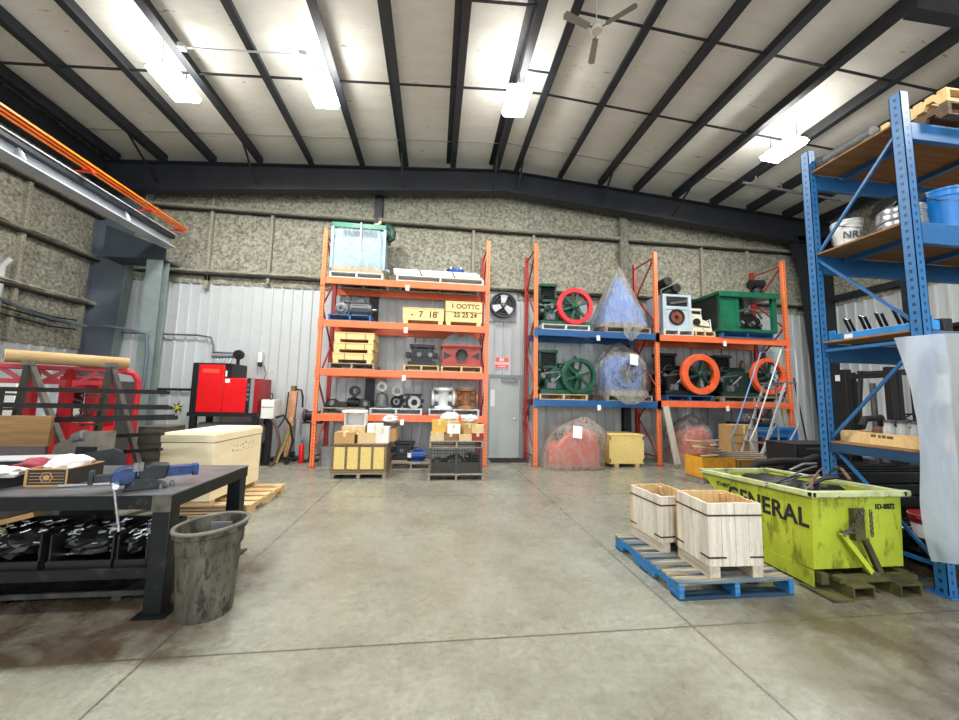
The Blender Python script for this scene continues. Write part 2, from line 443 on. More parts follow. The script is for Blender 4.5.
for x in (-1.55, 5.08):     # endwall columns up to the rafter
    mb = MB(); mb.box(x-.1, x+.1, YB-.18, YB-.165, 0, 6.8).box(x-.1, x+.1, YB-.04, YB-.025, 0, 6.8).box(x-.006, x+.006, YB-.166, YB-.03, 0, 6.8)
    mb.build('endwall_column', STEEL_DARK, back)
    if x > 0: B(x-.12, x+.12, YB-.20, YB-.02, 4.1, 6.85).build('foamed_column_casing', mat('dark_grey_foam', '#8f8b7d', .95, col2='#5d5a50', ns=12, bump=.8, bs=25), back, bev=.03)  # casing foam toned darker than the wall foam

left = B(XL-.2, XL-.02, YF, YB+.2, 0, 8.2).build('wall_left', mat('wall_left_steel', '#8f9192', .6), kind='structure')
ML = Matrix.Translation((XL, 0, 0)) @ Matrix.Rotation(PI/2, 4, 'Z')   # local +x -> +y, local -y -> +x
liner('ribbed_liner', YF, YB, 0, 2.38, left, ML)
foam_panel(0, YB, 2.38, lambda x: zs(XL)+.02, left, ML, 9)
B(XL-.02, XL, YF, 0, 2.38, 7.0).build('foam_insulation', FOAM, left)
for z in (3.42, 4.48, 5.5):
    mb = MB()
    def f(u, v, z=z):
        y = YB*u; a = v*2*PI; h_ = .055 + .05*noise.noise(Vector((y*8, a*1.5, z+5)))
        return Vector((XL + .10 + (.1+.05*noise.noise(Vector((y*5, a, z))))*math.cos(a), y, z + .045 + h_*math.sin(a)))
    mb.grid(f, 200, 10).build('girt', FOAM2, left, smooth=180)
    B(XL+.02, XL+.17, 0, YB, z-.04, z-.005).build('girt_shade_lip', SHADE_LIP, left)
for y, z0, z1 in ((7.72, 2.4, 5.5), (9.05, 2.4, 3.4), (6.3, 2.4, 5.5)):
    B(XL+.01, XL+.13, y-.035, y+.035, z0, z1).build('foamed_stud', FOAM2, left, bev=.01)

right = B(XR+.02, XR+.2, YF, YB+.2, 0, 8.2).build('wall_right', mat('wall_right_steel', '#8f9192', .6), kind='structure')
MR = Matrix.Translation((XR, 0, 0)) @ Matrix.Rotation(-PI/2, 4, 'Z')  # local +x -> -y
liner('ribbed_liner', -YB, -YF, 0, 4.3, right, MR)
foam_panel(-YB, 0, 4.3, lambda x: zs(XR)+.02, right, MR, 15)
for z in (4.42, 5.5): B(XR-.16, XR-.02, -2, YB, z, z+.16).build('girt', STEEL_DARK, right)
for y in (7.2, 4.2):
    B(XR-.3, XR-.02, y-.1, y+.1, 0, 6.8).build('side_column', STEEL_DARK, right)
# front wall out of view, with a wide opening added to let daylight in
fr = MB().box(XL, -4.2, YF-.2, YF, 0, 8.2).box(6.8, XR, YF-.2, YF, 0, 8.2).box(-4.2, 6.8, YF-.2, YF, 5.6, 8.2)
fr.build('wall_front', LINER, kind='structure')

# ================================================================ roof
ROOFM = mat('white_faced_roof_insulation', '#f4f2ea', .6, col2='#e8e5da', ns=.9, amt=.5, stretch=(1.4, 5, 1), bump=.35, bs=2.2, dirt=('#a29a88', 1.8, .67))
mb = MB()
def rf(u, v, x0, x1):
    x = x0 + (x1-x0)*u; y = YF + (YB-YF)*v
    return Vector((x, y, zs(x) + .012*noise.noise(Vector((x*1.5, y*5, 0)))))
mb.grid(lambda u, v: rf(u, v, XL-.2, APX), 40, 160); mb.grid(lambda u, v: rf(u, v, APX, XR+.2), 40, 160)
ceil = mb.build('ceiling', ROOFM, kind='structure', smooth=180)
B(XL-.3, XR+.3, YF-.2, YB+.3, 8.25, 8.35).build('roof_sheeting', mat('roof_outer_steel', '#9aa0a4', .5), ceil)
PURL = mat('dark_purlin_steel', '#2b2f36', .45, col2='#1c1f25', ns=3, amt=.5)
for x in (-7.45, -6.45, -5.38, -4.33, -3.17, -1.98, -.93, .24, 1.36, 2.0, 3.16, 4.28, 5.3, 6.45, 7.6, 8.75, 9.9, 11.0):
    z = zp(x); s = 1 if x > APX else -1
    # Z section: web with a lipped flange at top and bottom
    P = [(0, 0), (.13, 0), (.13, .03), (.122, .03), (.122, .008), (.008, .008), (.008, .292), (-.11, .292), (-.11, .284), (0, .284)]
    P = [(x + (u if s < 0 else -u), z + v) for u, v in P]
    MB().prism(P, 'Y', YF, YB-.3).build('purlin', PURL, ceil, smooth=0)
ROD = mat('brace_angle_steel', '#1f2024', .5)
xs = [-7.9, -7.45, -6.45, -5.38, -4.33, -3.17, -1.98, -.93, .24, 1.36, 2.0, 3.16, 4.28, 5.3, 6.45, 7.6, 8.75, 9.9, 11.0]
for y in (6.42, 4.86, 2.9):
    for a, b_ in zip(xs[:-1], xs[1:]):
        if y == 4.86 and (a < .2): continue
        yy = 5.95 if (y == 4.86 and a == 1.36) else y
        MB().bar((a, yy, zp(a)+.05), (b_, yy, zp(b_)+.05), .028, .028).build('purlin_brace', ROD, ceil)
for y, x0, x1 in ((8.25, XL, XR),):      # lap seams of the lining
    for s_ in ((XL, APX), (APX, XR)):
        mb = MB().bar((s_[0], y, zs(s_[0])-.012), (s_[1], y, zs(s_[1])-.012), .012, .02); mb.build('lining_seam', mat('lining_tape', '#b3ac9c', .6), ceil)
# end-frame rafter: tapered I beam below the purlins
RAF = mat('rafter_steel', '#282c34', .5, col2='#1b1e25', ns=2, amt=.5)
mb = MB()
for x0, x1 in ((XL, APX), (APX, XR)):
    n = 10
    for i in range(n):
        a = x0 + (x1-x0)*i/n; c_ = x0 + (x1-x0)*(i+1)/n
        d = lambda x: .56 + .012*abs(x-APX)
        for (yy0, yy1, o0, o1) in ((8.83, 9.09, 0, .02), (8.95, 8.97, .02, None), (8.83, 9.09, None, None)):
            if o1 is None and o0 is not None: za0, za1, zb0, zb1 = zp(a)-d(a), zp(a), zp(c_)-d(c_), zp(c_)
            elif o0 == 0: za0, za1, zb0, zb1 = zp(a)-.02, zp(a), zp(c_)-.02, zp(c_)
            else: za0, za1, zb0, zb1 = zp(a)-d(a)-.02, zp(a)-d(a), zp(c_)-d(c_)-.02, zp(c_)-d(c_)
            P = [(a, yy0, za0), (c_, yy0, zb0), (c_, yy1, zb0), (a, yy1, za0), (a, yy0, za1), (c_, yy0, zb1), (c_, yy1, zb1), (a, yy1, za1)]
            v = mb.pts(P)
            for q in ((3,2,1,0),(4,5,6,7),(0,1,5,4),(1,2,6,5),(2,3,7,6),(3,0,4,7)): mb.face([v[j] for j in q])
raf = mb.build('trim_1', RAF, kind='structure', label='dark steel end rafter running under the purlins', smooth=0)
for x, y0 in ((-.93, 8.3), (1.36, 8.3), (2.0, 8.35), (4.28, 8.3), (-4.33, 8.2), (-6.45, 8.0), (6.3, 7.9)):   # flange braces
    MB().bar((x, y0, zp(x)+.02), (x, 8.88, zp(x)-.5), .05, .012).build('flange_brace', STEEL_DARK, raf)
# left frame column: tapered web with a sloping inner flange, and the knee
mb = MB()
CG = mat('grey_frame_steel', '#6b737b', .5, col2='#565e67', ns=2, amt=.5)
mb.prism([(-7.85, 0), (-7.3, 0), (-7.08, 4.6), (-6.8, 6.3), (-7.85, 6.3)], 'Y', 9.25, 9.27)
mb.build('trim_2', CG, kind='structure', label='tapered grey steel frame column in the far left corner', smooth=0)
c2 = bpy.data.objects['trim_2']
mb = MB(); mb.bar((-7.3, 9.25, 0), (-7.08, 9.25, 4.6), .2, .02, up=(1, 0, 0)); mb.bar((-7.08, 9.25, 4.6), (-6.8, 9.25, 6.3), .2, .02, up=(1, 0, 0)); mb.build('inner_flange', STEEL_GREY, c2, smooth=0)
B(-7.87, -7.85, 9.15, 9.35, 0, 6.3).build('outer_flange', CG, c2)
mb = MB().prism([(-7.2, 4.41), (-5.98, 4.41), (-5.98, 4.655), (-7.2, 5.1)], 'Y', 8.66, 8.70); mb.box(-7.2, -5.98, 8.6, 9.14, 4.38, 4.41).box(-7.2, -7.16, 8.70, 9.14, 4.41, 5.1); mb.build('crane_bracket', mat('dark_bracket_steel', '#39414b', .5, col2='#2b323a', ns=2), c2)
# crane support post in front of it
mb = MB().box(-6.30, -5.98, 8.62, 8.64, 0, 4.375).box(-6.30, -5.98, 8.82, 8.84, 0, 4.375).box(-6.15, -6.13, 8.64, 8.82, 0, 4.375)
mb.build('trim_3', STEEL_GREY, kind='structure', label='grey green steel post carrying the crane runway', smooth=0)
# right frame column
mb = MB().prism([(11.25, 0), (10.7, 0), (10.3, 5.2), (10.0, 6.3), (11.25, 6.3)], 'Y', 8.95, 8.97)
mb.bar((10.7, 8.96, 0), (10.3, 8.96, 5.2), .28, .02, up=(1, 0, 0)).bar((10.3, 8.96, 5.2), (10.0, 8.96, 6.3), .28, .02, up=(1, 0, 0))
mb.build('trim_4', STEEL_DARK, kind='structure', label='dark steel frame column in the far right corner', smooth=0)
# left eave strut
B(XL+.05, XL+.3, YF, 9.0, 6.25, 6.75).build('trim_5', RAF, kind='structure', label='dark eave strut along the top of the left wall')

# ================================================================ crane runway with orange conductor bars
t = thing('crane_runway', 'pale grey crane runway beam with orange conductor bars high on the left', 'crane runway', (-5.9, 0, 4.665))
mb = MB().box(-.14, .14, -6, 8.62, 0, .025).box(-.012, .012, -6, 8.62, .025, .28).box(-.14, .14, -6, 8.62, .28, .30)
mb.build('runway_beam', mat('pale_grey_beam_paint', '#b9bfc6', .42, col2='#9da4ac', ns=2, amt=.5), t, smooth=0)
mb = MB().box(-.03, .03, -6, 8.6, .30, .34); mb.build('rail', STEEL, t)
B(.012, .12, -6, 8.62, .20, .26).build('cable_tray', STEEL_DARK, t)
OB = mat('orange_conductor_bar', '#f07a1e', .4, col2='#dd6a12', ns=3)
for k in range(3):
    z = .40 + .036*k; x = .20 + .036*k
    B(x-.012, x+.012, -6, 8.75, z, z+.028).build('conductor_bar', OB, t)
for y in (1.0, 3.4, 5.0, 6.4, 7.7, 8.55):
    mb = MB().box(.02, .30, y-.02, y+.02, .365, .385).box(.17, .30, y-.05, y+.05, .385, .40); mb.box(.02, .05, y-.02, y+.02, .2, .37)
    mb.build('insulator_bracket', mat('red_insulator', '#c2391f', .5), t)
for y in (3.6, 5.6, 7.4): MB().bar((.013, y, .26), (.13, y, .03), .03, .03).build('web_clip', mat('pale_clip', '#cfd3d6', .4), t)

# ================================================================ ceiling lights and fan
LEDM = emit('led_diffuser_glow', '#fffdf8', 17)
HOUS = mat('white_lamp_housing', '#d9dbda', .4)
def bay(x, y, label):
    z = zp(x) - .32
    t = thing('high_bay_light', label, 'ceiling light', (x, y, z))
    t.rotation_euler = (0, math.atan(.073) * (1 if x > APX else -1), 0)
    MB().box(-.235, -.22, -.34, .34, -.02, .0).box(.22, .235, -.34, .34, -.02, 0).box(-.22, .22, -.34, -.325, -.02, 0).box(-.22, .22, .325, .34, -.02, 0).box(-.05, .05, -.3, .3, .04, .09).build('housing', HOUS, t, bev=.004)
    MB().prism([(-.19, .035), (.19, .035), (.22, 0), (.22, -.02), (.19, -.085), (-.19, -.085), (-.22, -.02), (-.22, 0)], 'Y', -.32, .32).build('diffuser', LEDM, t, bev=.01)
    for yy in (-.28, .28): MB().cyl((0, yy, .09), (0, yy, .61), .008, seg=6).build('hanger', STEEL, t)
    la = bpy.data.lights.new('led_panel', 'AREA'); la.shape = 'RECTANGLE'; la.size = .44; la.size_y = .66; la.energy = 105; la.color = (1, .985, .95); la.spread = R(180)
    lo = bpy.data.objects.new('led_panel', la); COL.objects.link(lo); lo.location = (0, 0, -.09); lo.parent = t
    return t
for x, lab in ((-4.63, 'bright LED panel at the far left of the roof'), (-2.2, 'bright LED panel second from the left in the roof'),
               (1.42, 'bright LED panel beside the ridge of the roof'), (7.2, 'bright LED panel on the right above the blue racking')):
    bay(x*.955, 6.22, lab)
for y in (0.6, -5.0):  # unseen lamp rows, added for the light they give the room
    for x in (-4.6, 1.4, 7.4): bay(x, y, 'added unseen LED panel in the roof behind the viewer')['group'] = 'added unseen roof lamps behind the viewer'
t = thing('ceiling_fan', 'pale ceiling fan hanging from the roof ridge', 'fan', (2.25, 4.77, 7.02)); t.scale = (.72, .72, .72)
FAN = mat('cream_fan_paint', '#d8d2c4', .5)
MB().cyl((0, 0, .1), (0, 0, .95), .012, seg=8).build('down_rod', FAN, t)
MB().lathe([(0, 0), (.10, 0), (.125, .03), (.125, .09), (.07, .13), (0, .14)]).build('motor', FAN, t)
MB().lathe([(0, 0), (.06, 0), (.03, .08), (0, .09)], (0, 0, .90)).build('canopy', FAN, t)
for k in range(3):
    a = R(75 + 120*k); mb = MB()
    Mx = Matrix.Rotation(a, 4, 'Z') @ Matrix.Rotation(R(12), 4, 'X')
    mb.prism([(.2, -.06), (.78, -.075), (.81, 0), (.78, .075), (.2, .06)], 'Z', .04, .05)
    for v in mb.bm.verts: v.co = Mx @ v.co
    mb.build('blade', mat('grey_fan_blade', '#8f897c', .5), t)
    mb = MB().bar((.09, 0, .045), (.24, 0, .045), .03, .01)
    for v in mb.bm.verts: v.co = Matrix.Rotation(a, 4, 'Z') @ v.co
    mb.build('blade_arm', STEEL, t)
# cantilever pipe supports right of the ridge
tag(MB().tube([(7.15, 7.5, 6.75), (9.9, 7.6, 6.6)], .03, 8).tube([(7.5, 7.5, 6.75), (7.5, 7.5, 6.93)], .02, 6).tube([(8.2, 7.53, 6.7), (8.2, 7.53, 6.88)], .02, 6)
    .build('hanging_pipe', mat('grey_pipe', '#8d9092', .4, .4)), 'grey pipe hung under the right end of the roof', 'pipe')
tag(MB().tube([(-4.1, 5.85, 6.93), (-2.3, 5.85, 7.06)], .014, 6).box(-2.36, -2.24, 5.8, 5.9, 7.02, 7.1).box(-4.16, -4.06, 5.8, 5.9, 6.9, 6.97).build('light_conduit', HOUS), 'thin pale conduit strung between roof purlins', 'conduit')
tag(MB().box(6.0, 9.0, 3.55, 3.7, 6.62, 6.9).build('roof_duct_bar', PURL), 'dark steel bar crossing the roof at the upper right', 'beam')

# ================================================================ back door, sign, extinguisher, wall fan
DOORM = mat('grey_door_paint', '#bcc2be', .45, col2='#adb3af', ns=2, amt=.4)
FRM = mat('grey_door_frame', '#8a9190', .45)
d = B(1.42, 2.2, YB-.06, YB-.02, .01, 2.04).build('door_1', DOORM, kind='structure', bev=.004, label='grey steel exit door beside the orange rack')
mb = MB().box(1.35, 1.42, YB-.09, YB-.01, 0, 2.11).box(2.2, 2.27, YB-.09, YB-.01, 0, 2.11).box(1.42, 2.2, YB-.09, YB-.01, 2.04, 2.11)
mb.build('door_frame', FRM, d)
MB().box(1.72, 2.14, YB-.12, YB-.06, 1.93, 2.0).bar((1.8, YB-.12, 1.99), (2.08, YB-.2, 2.02), .02, .02).build('door_closer', STEEL, d)
B(1.44, 1.55, YB-.066, YB-.06, 1.3, 1.72).build('notice', PAPER, d)
MB().cyl((2.12, YB-.06, 1.0), (2.12, YB-.12, 1.0), .02, seg=10).box(2.02, 2.13, YB-.13, YB-.115, .985, 1.01).build('door_handle', CHROME, d)
tag(B(1.4, 2.3, 8.75, 9.25, .002, .014).build('door_mat', mat('dark_rubber_mat', '#262624', .9)), 'dark mat lying in front of the grey door', 'mat')
sg = tag(B(-.19, .19, -.012, 0, -.15, .15).build('exit_sign', mat('sign_pale_red', '#f3c6c2', .5), loc=(1.73, YB-.02, 2.42)), 'small red and white sign above the grey door', 'sign')
mb = MB().box(-.175, .175, -.016, -.012, .02, .135).box(-.175, .175, -.016, -.012, -.135, -.05); mb.build('red_panel', mat('sign_red', '#ea6a62', .5), sg)
mb = MB().box(-.06, .0, -.018, -.016, .04, .115).box(.02, .05, -.018, -.016, .04, .115).box(-.1, .1, -.018, -.016, -.1, -.085); mb.build('white_pictogram', mat('sign_white', '#ffffff', .6), sg)
t = thing('fire_extinguisher', 'red fire extinguisher hung on the wall right of the door', 'extinguisher', (2.35, YB-.10, .82)); t.scale = (.85, .85, .9)
MB().lathe([(0, 0), (.07, 0), (.078, .02), (.078, .36), (.06, .42), (.025, .45), (0, .45)], seg=18).build('cylinder', RED, t)
MB().cyl((0, 0, .45), (0, 0, .5), .02, seg=10).bar((0, 0, .5), (0, -.1, .53), .02, .015).bar((0, 0, .49), (0, -.09, .48), .018, .01).build('valve', STEEL, t)
MB().tube([(.02, 0, .48), (.1, -.02, .44), (.11, -.02, .25), (.095, -.02, .15)], .012, 8).build('hose', RUBBER, t)
MB().lathe([(.0785, .12), (.0795, .12), (.0795, .28), (.0785, .28)], seg=18).build('label_sticker', PAPER, t)
B(-.05, .05, .08, .1, .1, .5).build('bracket', STEEL, t)
t = thing('exhaust_fan', 'square wall exhaust fan above the grey door', 'exhaust fan', (1.72, YB-.035, 3.92))
mb = MB().box(-.38, .38, -.03, 0, -.42, .42); mb.build('surround_panel', mat('fan_panel_grey', '#9fa5a6', .5), t)
MB().lathe([(.30, 0), (.34, 0), (.34, .16), (.30, .16)], (0, -.03, 0), 'Y', 28, closed=True).build('fan_ring', mat('fan_dark_ring', '#3d4144', .5), t)
MB().lathe([(0, 0), (.3, 0), (.3, .004), (0, .004)], (0, -.032, 0), 'Y', 28).build('fan_backing', mat('fan_opening_dark', '#2a2d30', .8), t)
for k in range(3):
    mb = MB(); mb.prism([(.05, -.04), (.27, -.11), (.29, .0), (.26, .09), (.05, .05)], 'Y', -.11, -.10)
    Mx = Matrix.Rotation(R(35 + 120*k), 4, 'Y')
    for v in mb.bm.verts: v.co = Mx @ v.co
    mb.build('fan_blade', mat('fan_blade_alloy', '#d2d5d6', .35, .4), t)
MB().lathe([(0, .2), (.05, .19), (.07, .14), (.07, .06), (0, .06)], (0, 0, 0), 'Y', 16).build('hub', STEEL, t)
for k in range(3): MB().lathe([(.09+.08*k, .17), (.096+.08*k, .17), (.096+.08*k, .176), (.09+.08*k, .176)], (0, -.03, 0), 'Y', 28, closed=True).build('guard_ring', STEEL, t)
# conduits and cable runs on the left
tag(MB().tube([(-7.7, 9.3, 2.85), (-6.6, 9.3, 2.83), (-5.55, 9.3, 2.84), (-5.25, 9.3, 2.8), (-5.18, 9.3, 2.6), (-5.17, 9.3, 2.35)], .022, 8).build('conduit', GREYIRON), 'grey conduit along the back wall down to the compressor', 'conduit')
tag(MB().tube([(-7.0, 9.33, 1.55), (-5.1, 9.33, 1.57)], .028, 8).build('air_pipe', BLACK), 'black air pipe running low along the back wall to the compressor', 'pipe')
tag(MB().tube([(-7.6, 7.2, 3.1), (-7.62, 7.9, 2.95), (-7.62, 8.6, 2.9), (-7.4, 8.8, 2.86), (-6.9, 8.6, 2.86), (-6.45, 8.55, 2.8), (-6.1, 8.55, 2.72), (-6.05, 8.55, 2.4), (-6.05, 8.55, 1.6)], .03, 8).build('electric_cable', mat('blue_grey_hose', '#56636d', .5)), 'blue grey hose looping round the steel post', 'hose')
for dz in (0, .12, .2):
    tag(MB().tube([(XL+.1, 3.0, 3.0+dz), (XL+.12, 6.6, 2.96+dz), (XL+.12, 7.6, 2.85+dz), (XL+.14, 8.4, 2.78+dz), (XL+.2, 8.85, 2.8+dz)], .016, 6).build('wall_cable', RUBBER), 'dark cable strung along the foam of the left wall', 'cable', 'cables along the left wall')
tag(MB().tube([(XL+.12, 7.45, 1.2), (XL+.12, 7.45, 3.7), (XL+.16, 7.52, 3.86)], .05, 10).build('vent_pipe', mat('pale_pipe', '#b4b8b6', .5)), 'upright pale pipe against the left wall', 'pipe')
# ================================================================ shared makers
def pallet(x, y, z, w, d, label, m=None, h=.13, rz=0, n=6, group=None, name='wooden_pallet', notch=True, deck=None, base=None):
    """x,y = centre of the footprint; stringers run along local y"""
    m = m or WOOD
    t = thing(name, label, 'pallet', (x, y, z), rz, group)
    tb = .018; bw = d/(n + (n-1)*.45)
    mb = MB()
    for i in range(n):
        a = -d/2 + i*bw*1.45
        j = random.uniform(-.006, .006)
        mb.box(-w/2+j, w/2+j, a, a+bw, h-tb, h)
    mb.build('deck_boards', deck or m, t, smooth=0)
    mb = MB()
    for a in (-d/2, -bw*.5, d/2-bw): mb.box(-w/2, w/2, a, a+bw, 0, tb)
    mb.build('base_boards', base or m, t, smooth=0)
    for s_ in (-1, 0, 1):
        cx = s_*(w/2-.022)
        z0, z1 = tb, h-tb; q = d/2
        if notch:
            P = [(-q, z0), (-q*.72, z0)] + [(-q*.72+.02, z0+(z1-z0)*.5), (-q*.34-.02, z0+(z1-z0)*.5), (-q*.34, z0)] + [(q*.34, z0), (q*.34+.02, z0+(z1-z0)*.5), (q*.72-.02, z0+(z1-z0)*.5), (q*.72, z0), (q, z0), (q, z1), (-q, z1)]
        else: P = [(-q, z0), (q, z0), (q, z1), (-q, z1)]
        MB().prism(P, 'X', cx-.02, cx+.02).build('stringer', m, t, smooth=0)
    return t

def carton(x, y, z, w, d, h, label, m=None, rz=0, open_=False, group=None, tape=True, name='cardboard_box'):
    m = m or CARD
    t = thing(name, label, 'box', (x, y, z), rz, group)
    mb = MB(); k = .006
    if open_:
        mb.box(-w/2, w/2, -d/2, d/2, 0, k).box(-w/2, w/2, -d/2, -d/2+k, k, h).box(-w/2, w/2, d/2-k, d/2, k, h).box(-w/2, -w/2+k, -d/2+k, d/2-k, k, h).box(w/2-k, w/2, -d/2+k, d/2-k, k, h)
        mb.build('carton_walls', m, t)
        for s_ in (-1, 1): MB().bar((s_*w/2, 0, h), (s_*(w/2+.12*w), 0, h+.12*h*random.uniform(-1, 2)), d*.96, .005, up=(0, 0, 1)).build('flap', m, t)
    else:
        mb.box(-w/2, w/2, -d/2, d/2, 0, h-.004).box(-w/2, -.002, -d/2, d/2, h-.003, h+.002).box(.002, w/2, -d/2, d/2, h-.003, h+.002)
        mb.build('carton_walls', m, t, bev=.004)
        if tape: MB().box(-.025, .025, -d/2-.002, d/2+.002, h+.002, h+.004).box(-.025, .025, -d/2-.003, -d/2-.001, h*.6, h+.004).build('packing_tape', mat('buff_packing_tape', '#d8c9a0', .3), t)
    return t

def slat_crate(t, w, d, z0, z1, m, skid=True, side_n=3, frame=None, th=.02, top=True):
    """boarded crate body: panels, corner battens and skids as parts of t"""
    zb = z0 + (.08 if skid else 0)
    mb = MB()
    mb.box(-w/2, w/2, -d/2, -d/2+th, zb, z1).box(-w/2, w/2, d/2-th, d/2, zb, z1)
    mb.box(-w/2, -w/2+th, -d/2+th, d/2-th, zb, z1).box(w/2-th, w/2, -d/2+th, d/2-th, zb, z1).box(-w/2+th, w/2-th, -d/2+th, d/2-th, zb, zb+th)
    mb.build('side_panels', m, t, smooth=0)
    if top: B(-w/2-.008, w/2+.008, -d/2-.008, d/2+.008, z1, z1+.022).build('lid', m, t, bev=.003)
    if skid:
        for s_ in (-1, 1): B(s_*(w/2-.07)-.05, s_*(w/2-.07)+.05, -d/2, d/2, z0, zb).build('skid', m, t)
    if frame:
        for s_ in (-1, 1): MB().box(s_*(w/2-.03)-.03, s_*(w/2-.03)+.03, -d/2-.014, -d/2, zb, z1).build('corner_batten', frame, t)
    return t

def rack(name, label, xs, y0, y1, H, bays, post_m, rear_m, brace_m):
    """bays: list of (i, [levels], beam material)"""
    t = thing(name, label, 'pallet rack', (0, 0, 0))
    pw = .085
    for x in xs:
        for y, mm, hh in ((y0+pw/2, post_m, H), (y1-pw/2, rear_m, H)):
            mb = MB().box(-pw/2, pw/2, -.04, .04, .012, hh)
            mb.build('upright_post', mm, t, loc=(x, y, 0), bev=.006, smooth=0)
            B(-.075, .075, -.07, .07, 0, .012).build('foot_plate', brace_m, t, loc=(x, y, 0))
        zz = .25; k = 0
        while zz < H-.6:
            a, b_ = (y0+pw, y1-pw) if k % 2 == 0 else (y1-pw, y0+pw)
            MB().bar((x, a, zz), (x, b_, zz+.8), .03, .03).build('frame_brace', brace_m, t)
            zz += .8; k += 1
        for zz in (.2, H-.12): MB().bar((x, y0+pw, zz), (x, y1-pw, zz), .03, .03).build('frame_brace', brace_m, t)
    for i, levels, bm_, bh in bays:
        for zt in levels:
            for y, fr_ in ((y0, True), (y1-.05, False)):
                MB().box(xs[i]+pw/2, xs[i+1]-pw/2, y, y+.05, zt-bh, zt).build('load_beam', bm_, t, bev=.006, smooth=0)
                if fr_:
                    for xx in (xs[i], xs[i+1]):
                        s_ = 1 if xx == xs[i] else -1
                        B(xx-.045, xx+.045, y-.012, y-.003, zt-bh-.05, zt+.03).build('beam_connector', bm_, t)
                    xm = (xs[i]+xs[i+1])/2
                    B(xm-.04, xm+.04, y-.012, y-.002, zt-bh-.07, zt-bh+.05).build('load_tag', PAPER, t)
    return t

def flywheel(t, x, y, z, Rr, m_rim, m_sp, rim=.1, dep=.13, ns=6):
    """spoked wheel facing -y, centred at x,z; front face at y"""
    MB().lathe([(Rr-rim, 0), (Rr-.012, 0), (Rr, -.012), (Rr, -dep+.012), (Rr-.012, -dep), (Rr-rim, -dep)], (x, y, z), 'Y', 36, closed=True).build('flywheel_rim', m_rim, t)
    for k in range(ns):
        a = 2*PI*k/ns + .3
        MB().bar((x+.05*math.cos(a), y+dep*.5, z+.05*math.sin(a)), (x+(Rr-rim+.01)*math.cos(a), y+dep*.5, z+(Rr-rim+.01)*math.sin(a)), .055, .05, up=(0, 1, 0)).build('spoke', m_sp, t)
    MB().lathe([(0, .05), (.04, .05), (.045, .02), (.085, 0), (.085, -dep), (0, -dep)], (x, y, z), 'Y', 18).build('hub', m_sp, t)

def engine(x, y, z, label, body, rim, spoke, wx=.85, wz=.5, wr=.45, rad=True, rz=0, W=1.25, seed=1, wheel_rim=.1, dark=None):
    """horizontal oilfield engine: skid, crankcase, cylinder, radiator and big flywheel toward the aisle"""
    rnd = random.Random(seed); dark = dark or IRON
    t = thing('flywheel_engine', label, 'engine', (x, y, z), rz)
    for yy in (-.32, .32): B(0, W, yy-.05, yy+.05, 0, .1).build('skid_rail', body, t, bev=.006)
    MB().prism([(.12, .1), (W-.25, .1), (W-.2, .42), (W-.35, .62), (.35, .62), (.12, .45)], 'Y', -.25, .25).build('crankcase', body, t, bev=.012)
    MB().cyl((.16, 0, .36), (-.02, 0, .36), .17, seg=20).lathe([(.17, 0), (.2, .01), (.2, .04), (.17, .05)], (-.02, 0, .36), 'X', 20, closed=True).build('cylinder_barrel', body, t)
    for k in range(5): MB().lathe([(.165, 0), (.195, 0), (.195, .012), (.165, .012)], (.02+.03*k, -.0, .36), 'X', 20, closed=True).build('cooling_fin', dark, t)
    flywheel(t, wx, -.46, wz, wr, rim, spoke, rim=wheel_rim)
    MB().cyl((wx, -.34, wz), (wx, .3, wz), .045, seg=12).build('crankshaft', STEEL, t)
    if rad:
        B(.02, .46, -.2, .2, .98, 1.05).build('header_tank', body, t, bev=.01)
        MB().box(.02, .46, -.12, .12, .62, .68).box(.02, .06, -.12, .12, .68, .98).box(.42, .46, -.12, .12, .68, .98).build('radiator_frame', body, t)
        mb = MB()
        for k in range(9): mb.box(.06, .42, -.10, .1, .69+.032*k, .70+.032*k)
        mb.box(.06, .42, -.02, .0, .68, .98); mb.build('radiator_core', BLACK, t)
    MB().cyl((.5, -.05, .66), (.86, -.05, .66), .09, seg=16).build('fuel_tank', body, t)
    MB().tube([(.3, -.28, .2), (.32, -.36, .3), (.45, -.38, .42), (.6, -.3, .5)], .022, 8).build('fuel_pipe', GREYIRON, t)
    MB().tube([(.1, -.22, .5), (.02, -.28, .62), (.08, -.3, .72), (.22, -.28, .72)], .03, 8).build('manifold', dark, t)
    MB().tube([(.95, .1, .6), (.95, .1, .85), (1.02, .1, .95)], .035, 10).build('exhaust_stack', mat('rusty_pipe', '#7a4a32', .8, col2='#4e3326', ns=8), t)
    for k in range(4):
        px, pz = .05+.13*k+rnd.uniform(-.02, .02), rnd.uniform(.16, .5)
        MB().cyl((px, -.26, pz), (px, -.33, pz), rnd.uniform(.035, .06), seg=14).box(px-.02, px+.02, -.345, -.33, pz-.02, pz+.02).build('cover_plate', [GREYIRON, dark, STEEL][k % 3], t)
    MB().box(.14, .34, -.37, -.27, .12, .26).cyl((.24, -.37, .19), (.24, -.40, .19), .05, seg=12).build('magneto', GREYIRON, t)
    MB().bar((.0, -.3, .47), (.5, -.3, .53), .025).build('push_rod', STEEL, t)
    return t

